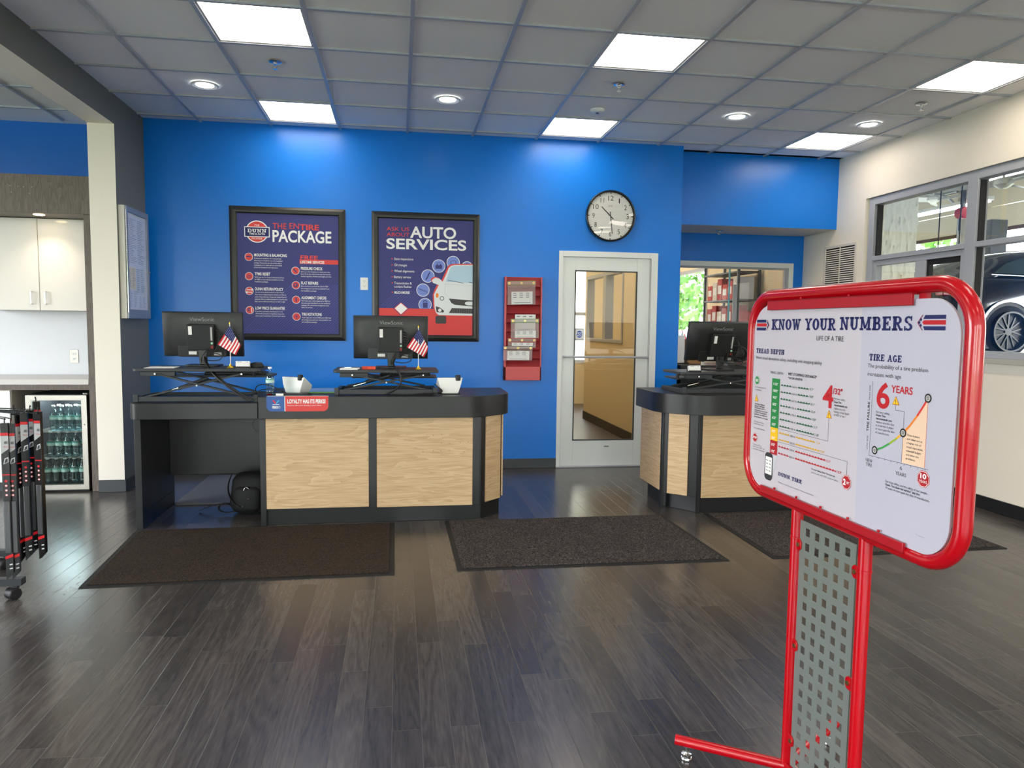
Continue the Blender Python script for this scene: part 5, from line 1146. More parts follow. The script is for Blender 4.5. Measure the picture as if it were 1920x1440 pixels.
SIGN_TEXT = [
 ('KNOW', 'sN', -0.1661, 1.3972, 0.1601, 0.0338),
 ('YOUR', 'sN', 0.0149, 1.3979, 0.1451, 0.034),
 ('NUMBERS', 'sN', 0.1773, 1.3996, 0.2733, 0.0348),
 ('LIFE OF A TIRE', 'rK', 0.0758, 1.369, 0.1209, 0.0134),
 ('TREAD DEPTH', 'sN', -0.2544, 1.3209, 0.1661, 0.0156),
 ('Worn tread diminishes safety, including wet stopping ability', 'rK', -0.2552, 1.3014, 0.3604, 0.0096),
 ('TREAD DEPTH', 'rK', -0.1645, 1.2592, 0.0754, 0.008),
 ('WET STOPPING DISTANCE*', 'bK', -0.0623, 1.2606, 0.1476, 0.0076),
 ('* IN CAR LENGTHS', 'bK', -0.0614, 1.249, 0.0755, 0.0062),
 ('4', 'bR', 0.1164, 1.1852, 0.0485, 0.0592),
 ('/32"', 'bR', 0.1607, 1.2244, 0.0422, 0.0155),
 ('For your safety,', 'rK', 0.1687, 1.2094, 0.0475, 0.0058),
 ('Dunn Tire', 'bK', 0.1694, 1.2004, 0.0309, 0.0059),
 ('recommends you', 'bK', 0.1701, 1.1919, 0.0554, 0.0058),
 ('replace any tire', 'rK', 0.1702, 1.1826, 0.0486, 0.0059),
 ('having a tread depth', 'rK', 0.1701, 1.1739, 0.0651, 0.0058),
 ('of 4/32" or less.*', 'rK', 0.1702, 1.1646, 0.0516, 0.0059),
 ('DUNN TIRE', 'sN', -0.0934, 0.9444, 0.1282, 0.0115),
 ('*Does not include the repair, installation, and environmental fees.', 'rK', -0.0926, 0.9223, 0.1874, 0.0037),
 ('For your safety, Dunn Tire does not', 'bK', 0.079, 0.997, 0.1094, 0.0047),
 ('service a tire with 2/32" tread or below.', 'rK', 0.0784, 0.9872, 0.1252, 0.0047),
 ('TIRE AGE', 'sN', 0.303, 1.3234, 0.1174, 0.0169),
 ('The probability of a tire problem', 'rK', 0.3001, 1.3054, 0.2064, 0.0098),
 ('increases with age', 'rK', 0.3009, 1.2843, 0.1199, 0.0101),
 ('6', 'bR', 0.3388, 1.2085, 0.0471, 0.0599),
 ('YEARS', 'bR', 0.3894, 1.2499, 0.0725, 0.0167),
 ('For your safety,', 'rK', 0.3398, 1.1935, 0.0496, 0.0052),
 ('Dunn Tire', 'bK', 0.3405, 1.1854, 0.034, 0.0052),
 ('recommends you', 'bK', 0.3404, 1.1772, 0.0574, 0.0052),
 ('replace any tire that', 'rK', 0.341, 1.1685, 0.0654, 0.0052),
 ('is in service 6 years', 'rK', 0.3409, 1.1601, 0.0633, 0.0053),
 ('or more past the date', 'rK', 0.3408, 1.1511, 0.0677, 0.0052),
 ('of manufacture.', 'rK', 0.3407, 1.142, 0.0504, 0.0052),
 ('Tires 6 years', 'rK', 0.4513, 1.1515, 0.0407, 0.0049),
 ('and older are at', 'rK', 0.4513, 1.1423, 0.0498, 0.0049),
 ('a higher risk of', 'rK', 0.4513, 1.133, 0.0466, 0.0049),
 ('tread separation,', 'rK', 0.4514, 1.1235, 0.0524, 0.0049),
 ('sidewall bulges', 'rK', 0.4514, 1.1142, 0.0473, 0.0049),
 ('and other tire', 'rK', 0.4515, 1.1048, 0.0407, 0.0049),
 ('problems.', 'rK', 0.4515, 1.0955, 0.0309, 0.005),
 ('NEW', 'rK', 0.3097, 1.0644, 0.026, 0.0086),
 ('TIRE', 'rK', 0.3113, 1.0535, 0.0237, 0.0085),
 ('6', 'rK', 0.4335, 1.0665, 0.0077, 0.009),
 ('YEARS', 'rK', 0.4191, 1.0524, 0.0362, 0.0086),
 ('For your safety, and the safety of our people,', 'rK', 0.3868, 1.0267, 0.1391, 0.0056),
 ('Dunn Tire does not service* any tire', 'bK', 0.3874, 1.0189, 0.1147, 0.0056),
 ('10 years or more past the date of manufacture.', 'rK', 0.388, 1.0108, 0.1455, 0.0057),
 ('*Tire sales and service', 'rK', 0.4963, 0.925, 0.0286, 0.0019),
 ('Performance level tires', 'rK', -0.2522, 1.2071, 0.0688, 0.0046),
 ('are satisfactory', 'rK', -0.2516, 1.1984, 0.041, 0.0046),
 ('According to a National', 'bK', -0.2521, 1.1515, 0.064, 0.0046),
 ('Highway Traffic Safety', 'bK', -0.252, 1.1446, 0.0629, 0.0046),
 ('Administration report, a', 'bK', -0.2519, 1.1384, 0.0671, 0.0046),
 ('vehicle with one or more tires', 'bK', -0.2517, 1.1307, 0.0817, 0.0045),
 ('at 4/32" of tread depth is', 'bK', -0.2516, 1.1241, 0.0783, 0.0046),
 ('significantly more likely to be', 'bK', -0.2519, 1.1172, 0.081, 0.0046),
 ('involved in a crash', 'bK', -0.2522, 1.1088, 0.085, 0.0046),
 ('Wet traction diminishes,', 'rK', -0.2517, 1.0928, 0.0634, 0.0041),
 ('hydroplaning increases', 'rK', -0.2524, 1.0856, 0.0627, 0.0042),
 ('Control further diminishes', 'rK', -0.2526, 1.0713, 0.0698, 0.0041),
 ('Most tires at 2/32" are', 'rK', -0.2517, 1.0166, 0.0536, 0.0042),
 ('worn out at 2/32" and', 'rK', -0.252, 1.0095, 0.0719, 0.0042),
 ('must be replaced', 'rK', -0.2523, 1.0019, 0.0709, 0.0042),
]
# ================================================================== RED FLOOR SIGN
SR = rad(-88)
t = thing('floor_sign', 'tall red tube framed sign headed Know Your Numbers standing in the foreground', 'sign', (3.53576, -4.8614, 0), SR)
b = MB(); fr = rrect(-.297, .618, .872, 1.506, .105, 10)
b.tube([(x, .012, z) for x, z in fr], .0195, 20, closed=True); b.build('tube_frame', M_RED, t, smooth=True, autos=60)
bd = rrect(-.272, .594, .886, 1.474, .085, 10)
brd = MB().prism(bd, 'y', .0, .006).build('poster_board', mat('glossy_white_board', (200, 195, 205), .22), t, bevel=.001)
M_SH = mat('board_edge', (198, 202, 222), .3)
pl = Plane((0, -.0002, 0), (1, 0, 0), (0, 0, 1), (0, -1, 0))
bdr = [p for p in bd]
shp = [(x, z) for x, z in bd if x > .28]
b = MB(); top = [(.2666, 1.474)]; # right-hand panel is printed in a cooler tint
poly = [p for p in bd if p[0] > .27]; ang = sorted(poly, key=lambda p: math.atan2(p[1] - 1.18, p[0] - .45))
poly = ang + []
full = sorted(poly + [(.2666, 1.474), (.278, .886)], key=lambda p: math.atan2(p[1] - 1.18, p[0] - .43))
ppoly(b, pl, full, .0002); b.build('tinted_half', mat('cool_tint_ink', (190, 189, 206), .25), brd)
for (s0, s1, z0, z1) in ((-.178, .4545, 1.459, 1.489), (-.180, .470, .872, .897)):
    rt = MB(); rt.box(s0, s1, -.012, -.004, z0, z1); rt.box(s0, s1, -.012, .022, z1 - .004 if z0 > 1 else z0, z1 if z0 > 1 else z0 + .004); rt.build('retaining_channel', mat('red_channel', (170, 18, 34), .35), t, bevel=.001)
for z in (1.474, .888): MB().box(.4545, .478, .008, .020, z - .012, z + .014).build('channel_end', mat('red_channel', (170, 18, 34), .35), t)
b = MB()
for s_ in (-.1, .02, .14, .26, .38): b.cyl((s_, -.008, .899), (s_, -.008, .905), .0035, 10)
for s_ in (.0, .22): b.cyl((s_, -.008, 1.488), (s_, -.008, 1.494), .0035, 10)
b.build('rivet', M_RED, t, smooth=True)
# printed content ---------------------------------------------------------------
b = MB(); put_texts(SIGN_TEXT, pl, b, {'N': 0, 'K': 1, 'R': 2}, .0008); 
ptext(b, pl, 'TIRE FAILURE', .3150, 1.142, .076, .0075, 1, .0008, 1, PI / 2); ptext(b, pl, 'LOW RISK', .3150, 1.096, .036, .005, 0, .0008, 1, PI / 2); ptext(b, pl, 'HIGH RISK', .3150, 1.224, .038, .005, 0, .0008, 1, PI / 2)
b.build('printed_lettering', [I_NAVY, I_BLK, I_RED], t)
for fl in (0, 1):   # flag marks either side of the heading
    b = MB()
    def X(v): return v if not fl else (.5501 - (v - .4640)) 
    def F(pts, m, d=.0008):
        q = [(x, z) for x, z in pts]
        if fl: q = [((-.2567 + (.5501 - x) * .885), z - .0065) for x, z in q]
        ppoly(b, pl, q, d, m)
    for z0, z1, m in ((1.4270, 1.4362, 0), (1.4142, 1.4243, 1), (1.4014, 1.4106, 0)):
        zm = (z0 + z1) / 2
        tipx = .4795 if m == 1 else .4825
        if m == 1: F([(tipx, zm), (tipx + .005, z0), (.5501, z0), (.5501, z1), (tipx + .005, z1)], m)
        elif z0 > 1.42: F([(tipx, z0), (.5501, z0), (.5501, z1), (tipx + .005, z1)], m)
        else: F([(tipx + .005, z0), (.5501, z0), (.5501, z1), (tipx, z1)], m)
    for x, z in ((.4750, 1.4258), (.4703, 1.4189), (.4752, 1.4122)): F([(x - .0040, z), (x, z - .0045), (x + .0040, z), (x, z + .0045)], 0)
    for k, m in ((0, 1), (.0022, 0)):
        for sgn in (1, -1):
            F([(.4635 + k, 1.4188), (.4640 + k + .0150, 1.4188 + sgn * .0180), (.4652 + k + .0150, 1.4188 + sgn * .0180), (.4650 + k, 1.4188)], m)
    b.build('flag_mark', [I_NAVY, I_RED], t)
b = MB()   # tread depth column
zt, zb = 1.2450, 1.0085; x0, x1 = -.1500, -.1070; zr = [1.2252 - i * .0213 for i in range(11)]
prect(b, pl, x0 + .0, x1 + .002, 1.090, zt, .0006, 0); prect(b, pl, x0 + .002, x1 + .002, 1.0492, 1.090, .0006, 1); prect(b, pl, x0 + .003, x1 + .002, 1.005, 1.0492, .0006, 2)
b.build('tread_depth_scale', [I_GREEN, I_YEL, mat('deep_red_ink', (176, 28, 40), .6)], t)
b = MB()
for i, z in enumerate(zr): ptext(b, pl, '%d/32"' % (11 - i), x0 + .009, z - .001, .026 if 11 - i > 9 else .022, .007, 1, .0010)
b.build('scale_numbers', I_WHITE, t)
feet = ['160', '162', '167', '172', '178', '186', '195', '205', '225', '250', '300']; car_n = ['9.7', '9.8', '10.1', '10.4', '10.8', '11.2', '11.8', '12.4', '13.6', '15.2', '18.3']
ends = [.048, .0496, .0565, .0616, .0668, .0752, .0823, .0924, .1126, .1419, .1917]
b = MB()
def minicar(x, z, w_, m, fr_=1.0):
    pts = [(0, .0), (0, .45), (.12, .6), (.25, 1.0), (.6, 1.0), (.78, .6), (1, .5), (1, 0)]
    ppoly(b, pl, [(x + min(px_, fr_) * w_, z + pz * .0042) for px_, pz in pts], .0008, m)
    for c_ in (.22, .76):
        if c_ < fr_: pdisc(b, pl, x + c_ * w_, z, .0015, .0009, m, 8)
for i, z in enumerate(zr):
    m = 0 if i < 7 else (1 if i < 9 else 2); zc = z + .0005
    for k in range(4): minicar(-.098 + k * .0148, zc, .0128, m)
    x = -.0062 + .0; 
    while x < ends[i] - .002:
        minicar(x, zc, .0128, m, min(1, (ends[i] - x) / .0128)); x += .0138
    ptext(b, pl, feet[i] + ' ft', -.0376, z - .0015, .027, .0058, 0, .0008, 3); ptext(b, pl, car_n[i] + '*', ends[i] + .005, z - .0015, .019, .0072, 0, .0008, m if i != 7 else 1)
b.build('car_length_rows', [mat('dark_green_ink', (24, 92, 62), .6), mat('amber_ink', (222, 170, 30), .6), I_RED, I_BLK], t)
b = MB(); lw = .0009
for pts in ([(-.105, 1.0905), (.1487, 1.0908), (.149, 1.1540)], [(-.106, 1.0490), (.2368, 1.0495), (.2366, 1.0130)], [(.4076, 1.2200), (.4085, 1.2079), (.4378, 1.2073), (.4375, 1.085)], [(.3222, 1.2718), (.3220, 1.0817), (.5247, 1.0840)]): pline(b, pl, pts, lw, .0007)
for k in range(9): pline(b, pl, [(.334 + k * .0225, 1.0835), (.334 + k * .0225, 1.0785)], lw, .0007)
b.build('diagram_lines', I_BLK, t)
b = MB()
def tri(ax, az, bx0, bz, bx1):
    ppoly(b, pl, [(ax, az), (bx0, bz), (bx1, bz)], .0007, 0); c = ((ax + bx0 + bx1) / 3, (az + 2 * bz) / 3)
    ppoly(b, pl, [(c[0] + (p[0] - c[0]) * .78, c[1] + (p[1] - c[1]) * .78) for p in ((ax, az), (bx0, bz), (bx1, bz))], .0010, 1)
    h_ = az - bz; prect(b, pl, ax - h_ * .04, ax + h_ * .04, bz + h_ * .28, bz + h_ * .62, .0013, 2); prect(b, pl, ax - h_ * .04, ax + h_ * .04, bz + h_ * .14, bz + h_ * .22, .0013, 2)
tri(.1478, 1.1785, .1365, 1.1550, .1612); tri(-.2425, 1.1855, -.2525, 1.1620, -.2300); tri(.4073, 1.2421, .3955, 1.2203, .4205)
b.build('warning_triangles', [mat('triangle_edge', (190, 110, 20), .6), mat('triangle_yellow', (250, 196, 30), .6), I_BLK], t)
b = MB()
def octo(x, z, r, txt, m, rz_=None, white=True):
    rz_ = rz_ or r
    o = lambda k: [(x + r * k * math.cos(rad(22.5 + 45 * i)), z + rz_ * k * math.sin(rad(22.5 + 45 * i))) for i in range(8)]
    ppoly(b, pl, o(1.12), .0007, m); ppoly(b, pl, o(1.04), .0009, 2); ppoly(b, pl, o(.97), .0011, m)
    for q in txt: ptext(b, pl, q[0], x + q[1], z + q[2], q[3], q[4], q[5], .0014, 2)
octo(.2370, .9935, .0185, [('2', -.0125, -.0075, .011, .015, 2), ('/32"', .0005, -.003, .013, .0055, 1)], 0)
octo(.5105, 1.0600, .0185, [('10', -.0095, .0012, .019, .0105, 2), ('YEARS', -.0125, -.0090, .025, .0062, 0)], 0)
octo(-.2415, 1.0415, .0140, [('STOP', -.0115, -.0030, .023, .0065, 2)], 0); octo(-.2415, 1.2310, .0135, [('GO', -.0085, -.0042, .017, .0085, 2)], 1)
b.build('octagon_signs', [mat('deep_red_ink', (176, 28, 40), .6), I_GREEN, I_WHITE], t)
b = MB()   # phone silhouette
ppoly(b, pl, [(-.147, .997), (-.1049, 1.004), (-.1272, .945), (-.1660, 1.002)], .0003, 2)
ppoly(b, pl, rrect(-.1745, -.1270, .9175, 1.0065, .016), .0007, 0); prect(b, pl, -.1700, -.1315, .9365, .9925, .0010, 1)
for r_ in range(4):
    for c_ in range(2): pline(b, pl, [(-.165 + c_ * .017, .982 - r_ * .011), (-.155 + c_ * .017, .980 - r_ * .011)], .0022, .0012, 0)
b.build('phone_drawing', [I_BLK, I_WHITE, mat('pale_grey_ink2', (200, 202, 208), .6)], t)
b = MB(); cv = [(.3417, 1.0985), (.3677, 1.1086), (.3926, 1.1231), (.4166, 1.1397), (.4378, 1.1565), (.4588, 1.1768), (.4802, 1.2026), (.4978, 1.2269), (.511, 1.2469)]
ppoly(b, pl, [(.4378, 1.0845), (.5120, 1.0855), (.5110, 1.2469), (.4978, 1.2269), (.4802, 1.2026), (.4588, 1.1768), (.4378, 1.1565)], .0003, 6)
pline(b, pl, [(.5115, 1.0855), (.5112, 1.245)], .0010, .0006, 2)
for i, (p, q) in enumerate(zip(cv[:-1], cv[1:])): pline(b, pl, [p, q], .0052, .0006 + i * .00002, [0, 0, 3, 4, 5, 5, 2, 2][i])
for x, z in (cv[0], cv[4], cv[8]):
    pdisc(b, pl, x, z, .0108, .0010, 7, 24); pdisc(b, pl, x, z, .0068, .0012, 8, 20); pdisc(b, pl, x, z, .0045, .0013, 7, 16)
    for a in range(6): pline(b, pl, [(x, z), (x + .0062 * math.cos(a * PI / 3), z + .0062 * math.sin(a * PI / 3))], .0010, .0014, 8)
b.build('risk_curve', [mat('curve_green', (60, 160, 80), .6), I_YEL, mat('curve_red', (216, 48, 40), .6), mat('curve_lime', (150, 180, 50), .6), mat('curve_amber', (236, 176, 40), .6), I_ORG, I_TAN, mat('tyre_ink', (36, 36, 36), .6), mat('hub_ink', (196, 196, 196), .6)], t)
# supports ----------------------------------------------------------------------------
for s_ in (0, .31):
    b = MB(); b.cyl((s_, .012, .035), (s_, .012, .872), .0175, 20); b.build('upright_pole', M_RED, t, smooth=True)
    MB().lathe([(.0178, -.004), (.0190, -.003), (.0190, .003), (.0178, .004)], (s_, .012, .775), 20).build('joint_ring', M_RED, t, smooth=True)
b = MB(); s0, s1, z0, z1 = .0240, .2800, .070, .8345; n = 5; hw = .0235; pit = .0460; xs0 = s0 + (s1 - s0 - (n - 1) * pit - hw) / 2
zs0 = .8165; rows = 17; th0, th1 = .008, .011
ed = [s0] + [v for k in range(n) for v in (xs0 + k * pit, xs0 + k * pit + hw)] + [s1]
for k in range(0, len(ed), 2): b.box(ed[k], ed[k + 1], th0, th1, z0, z1)
ze = [z1] + [v for r_ in range(rows) for v in (zs0 - r_ * .0445, zs0 - r_ * .0445 - .0245)] + [z0]
for k in range(n):
    for r_ in range(0, len(ze), 2): 
        if ze[r_] - ze[r_ + 1] > .0005: b.box(xs0 + k * pit, xs0 + k * pit + hw, th0, th1, ze[r_ + 1], ze[r_])
b.build('perforated_panel', mat('silver_perforated_steel', (120, 128, 124), .4, metal=.2), t)
for (s_, z, sg) in ((.0188, .7591, 1), (.0220, .4486, 1), (.0222, .1475, 1), (.2870, .7639, -1), (.2830, .4570, -1), (.2850, .150, -1)):
    q = MB(); q.prism([(s_ - sg * .012, z - .018), (s_ + sg * .008, z - .018), (s_ + sg * .017, z - .010), (s_ + sg * .017, z + .010), (s_ + sg * .008, z + .018), (s_ - sg * .012, z + .018)], 'y', .0035, .0078); br = q.build('mounting_tab', M_RED, t, bevel=.001)
    q = MB(); q.cyl((s_ + sg * .005, .0036, z), (s_ + sg * .005, .0005, z), .0065, 16); q.build('bolt', mat('brass_bolt', (176, 160, 110), .3, metal=1), br, smooth=True)
for (s_, sx_) in ((0, -1), (.31, 1)):
    for sy_ in (-1, 1):
        p0 = (s_, .012, .052); p1 = (s_ + sx_ * .178, .012 + sy_ * .290, .062 if True else 0)
        b = MB(); b.cyl(p0, p1, .0165, 18); lg = b.build('foot', M_RED, t, smooth=True)
        fx, fy = s_ + sx_ * .160, .012 + sy_ * .258
        MB().lathe([(.001, 0), (.018, 0), (.019, .003), (.019, .009), (.017, .012), (.012, .013), (.016, .015), (.016, .022), (.006, .024), (.006, .050), (.001, .05)], (fx, fy, 0), 20).build('levelling_foot', M_CHROME, lg, smooth=True)
MB().bar((0, .012, .055), (.31, .012, .055), .03, .03).build('bottom_rail', M_RED, t, bevel=.004)
# ================================================================== COFFEE NICHE ON THE LEFT
KX0, KX1 = -1.60, PX          # niche width
b = WB(); b.box(XK, KX1, .10, .49, 0, 2.546); struct('wall_niche', b, mat('backsplash_white', (214, 217, 224), .35))
t = thing('cabinet_surround', 'grey-brown wood surround with downlight above the white wall cabinets', 'cabinet trim', (-.8, -.5, 0))
WB().box(XK + .01, -.072, -.50, .098, 2.246, 2.545).build('header_panel', M_WALN, t, bevel=.002)
WB().box(-.132, -.072, -.50, .098, 0, 2.245).build('end_post', M_WALN, t, bevel=.002)
b = WB()
for (x, z) in ((-.655, 2.45), (-.60, 2.447), (-.56, 2.445), (-.50, 2.446), (-.65, 2.40), (-.52, 2.395)): b.cyl((x, -.5, z), (x, -.5015, z), .004, 8)
b.build('screw_holes', mat('filler', (150, 140, 130), .6), t)
WB().lathe([(.001, 0), (.03, 0), (.04, .003), (.04, .004)], (-.50, -.40, 2.241), 20).build('downlight_lens', mat('warm_lens', (255, 236, 200), .5, emis=((255, 222, 170), 30)), t, smooth=True)
ld = bpy.data.lights.new('cabinet_downlight', 'SPOT'); ld.energy = 9; ld.color = (1, .82, .6); ld.spot_size = rad(120); ld.spot_blend = .8; ld.shadow_soft_size = .03
lo = bpy.data.objects.new('cabinet_downlight', ld); COL.objects.link(lo); lo.location = (-.50, -.40, 2.232)
M_CABW = mat('glossy_white_laminate', (232, 230, 226), .12)
t = thing('wall_cabinet', 'glossy white two-door wall cabinet with slim chrome handles', 'cabinet', (-.61, -.05, 1.484))
WB().box(-1.085, -.135, -.18, .098, 1.484, 2.244).build('cabinet_body', M_CABW, t, bevel=.001)
for (x0, x1, xh) in ((-1.083, -.610, -.664), (-.604, -.137, -.556)):
    d = WB().box(x0, x1, -.20, -.181, 1.482, 2.24).build('door', M_CABW, t, bevel=.0015)
    WB().tube([(xh, -.2, 1.532), (xh, -.226, 1.538), (xh, -.226, 1.632), (xh, -.2, 1.638)], .0055, 10).build('handle', M_CHROME, d, smooth=True)
t = thing('niche_worktop', 'pale laminate worktop above the drinks cooler', 'worktop', (-.8, -.2, .88))
WB().box(-1.80, -.134, -.50, .098, .880, .925).build('slab', mat('pale_worktop', (206, 202, 200), .3), t, bevel=.003)
WB().box(-1.80, -.134, -.49, -.47, .838, .879).build('apron', M_WALN, t)
t = thing('base_cabinet', 'white base cabinet under the worktop left of the drinks cooler', 'cabinet', (-1.2, -.2, 0))
WB().box(-1.75, -.727, -.465, .098, .08, .838).build('cabinet_body', mat('cream_carcass', (206, 200, 184), .5), t, bevel=.001)
WB().box(-1.20, -.729, -.487, -.466, .09, .832).build('door', M_PLW, t, bevel=.0015); WB().box(-1.74, -1.204, -.487, -.466, .09, .832).build('door', M_PLW, t, bevel=.0015)
WB().box(-1.75, -.74, -.42, .09, 0, .079).build('toe_kick', M_BASE, t)
outlet(-.478, .10, 1.085, 0, 'power outlet with steel cover plate on the white backsplash', M_STEEL)
# drinks cooler
t = thing('beverage_cooler', 'glass-door drinks cooler with brushed steel door frame holding water bottles', 'refrigerator', (-.385, -.2, 0))
fx0, fx1 = -.612, -.155
M_INT = mat('cooler_liner', (22, 24, 28), .4)
b = WB()
for q in ((fx0, fx0 + .03, -.455, .06, .02, .79), (fx1 - .03, fx1, -.455, .06, .02, .79), (fx0, fx1, -.455, .06, .02, .055), (fx0, fx1, -.455, .06, .755, .80), (fx0, fx1, .03, .06, .02, .79)): b.box(*q)
b.build('cabinet_shell', M_INT, t, bevel=.002)
b = WB(); y0, y1 = -.50, -.458; z0, z1 = .018, .795; w_ = .042
for a, c in (((fx0, z0, fx1, z0), (fx0 + w_, z0 + w_, fx1 - w_, z0 + w_)), ((fx1, z0, fx1, z1), (fx1 - w_, z0 + w_, fx1 - w_, z1 - w_)), ((fx1, z1, fx0, z1), (fx1 - w_, z1 - w_, fx0 + w_, z1 - w_)), ((fx0, z1, fx0, z0), (fx0 + w_, z1 - w_, fx0 + w_, z0 + w_))):
    b.add([(a[0], y1, a[1]), (a[2], y1, a[3]), (c[2], y1, c[3]), (c[0], y1, c[1]), (a[0], y0, a[1]), (a[2], y0, a[3]), (c[2], y0, c[3]), (c[0], y0, c[1])], [(0, 1, 2, 3), (7, 6, 5, 4), (0, 4, 5, 1), (1, 5, 6, 2), (2, 6, 7, 3), (3, 7, 4, 0)])
d = b.build('door_frame', M_STEEL, t, bevel=.0015)
WB().box(fx0 + .04, fx1 - .04, -.485, -.479, z0 + .04, z1 - .04).build('door_glass', M_LGLASS, d)
b = WB(); b.cyl((fx1 - .02, -.50, .555), (fx1 - .02, -.503, .555), .006, 12); b.build('door_lock', M_CHROME, d, smooth=True)
WB().box(fx1 - .03, fx1 + .005, -.49, -.44, .80, .812).build('top_hinge', M_CHROME, t, bevel=.002)
b = WB(); b.box(fx0 + .02, fx1 - .02, -.45, .04, 0, .02); b.build('plinth', M_BLK, t)
for z in (.487, .272):
    b = WB(); b.tube([(fx0 + .03, -.44, z), (fx1 - .03, -.44, z), (fx1 - .03, .02, z), (fx0 + .03, .02, z)], .004, 6, closed=True)
    for k in range(24): x = fx0 + .045 + k * .0163; b.tube([(x, -.44, z), (x, .02, z)], .0016, 5)
    b.build('wire_shelf', M_STEEL, t, smooth=True)
cl = area('cooler_fill', (-.385, -.20, .752), (0, 0, 0), .36, .34, 16, (.85, .95, 1.0))  # added lamp, spread wide under the liner top to brighten the bottles
WB().box(-.54, -.23, -.235, -.165, .7535, .7555).build('cooler_fill_strip', mat('cool_glow', (220, 240, 250), .5, emis=((210, 235, 255), 4)), t)  # glowing strip added along with that lamp
W0 = None; ordn = ['first', 'second', 'third', 'fourth', 'fifth', 'sixth']
spec = [('top', .492, [-.455, -.390, -.325, -.260, -.218][:4]), ('middle', .277, [-.484, -.419, -.354, -.289, -.224]), ('bottom', .056, [-.515, -.448, -.382, -.310, -.243])]
for rown, z, xs_ in spec:
    for ri, (y, dx) in enumerate(((-.385, 0), (-.315, .012), (-.245, .02))):
        for i, x in enumerate(xs_):
            if rown != 'bottom' and ri == 2: continue
            if x + dx > -.225: continue
            lab = 'water bottle, %s from the left in the %s row of the cooler\'s %s level' % (ordn[i], ['front', 'second', 'rear'][ri], rown)
            if W0 is None: W0 = bottle('water_bottle', lab, (x + dx, y, z), 'water bottles in the drinks cooler')
            else: dup(W0, (x + dx, y, z), lab)
# ================================================================== WIPER BLADE RACK
t = thing('display_rack', 'black wheeled display rack hung with wiper blade packs at the left edge', 'display rack', (.1, -2.75, 0))
b = WB(); b.bar((-.25, -2.95, .090), (.492, -2.95, .090), .05, .035); b.bar((-.25, -2.45, .090), (.20, -2.45, .090), .05, .035); b.bar((.0, -2.95, .090), (.0, -2.45, .090), .05, .035); b.build('base_rail', M_BLKM, t, bevel=.002)
b = WB(); b.cyl((.0, -2.7, .09), (.0, -2.7, 1.2), .022, 16); b.build('centre_pole', M_BLKM, t, smooth=True)
for (x, y) in ((.455, -2.95), (.17, -2.45), (-.22, -2.95), (-.22, -2.45)):
    b = WB(); b.box(x - .012, x + .012, y - .012, y + .012, .052, .074); c = b.build('caster', M_BLKM, t, bevel=.002)
    WB().cyl((x - .035, y + .01, .030), (x + .012, y - .022, .030), .030, 24).build('wheel', M_BLK, c, bevel=.005, smooth=True)
def rackx(px_, y): x0 = .434 + (px_ - 8) * .00242; return 2.361 + (x0 - 2.361) * (y + 6.859) / 3.909
packs = [(8.5, -3.02, 1), (20, -3.00, 1), (31, -2.80, 0), (37.5, -2.78, 1), (46, -2.80, 0), (57, -2.72, 1), (69, -2.62, 0), (72, -2.80, 0), (27, -2.70, 0)]
for (px_, y, f) in packs[:8]:
    x = rackx(px_, y); b = WB(); b.tube([(.0, -2.7, .93), (x * .5, (y - 2.7) / 2, .935), (x, y, .920), (x + .004, y - .03, .925)], .003, 6); b.build('hook_wire', M_BLKM, t, smooth=True)
M_PK = mat('gloss_black_card', (16, 17, 18), .25); M_PKG = mat('silver_card', (176, 178, 180), .35); M_BLST = mat('blister_plastic', (70, 72, 74), .12)
W1 = None
names = ['nearest the left edge of the photo, hanging lowest', 'second from the left edge, hanging lowest', 'third from the left, partly hidden behind', 'fourth from the left, in the rear row', 'fifth from the left, in the middle', 'sixth from the left, with the widest silver panel', 'rear one on the right, hanging higher', 'rightmost, with bright red foot band', 'darkest one deep inside the rack']
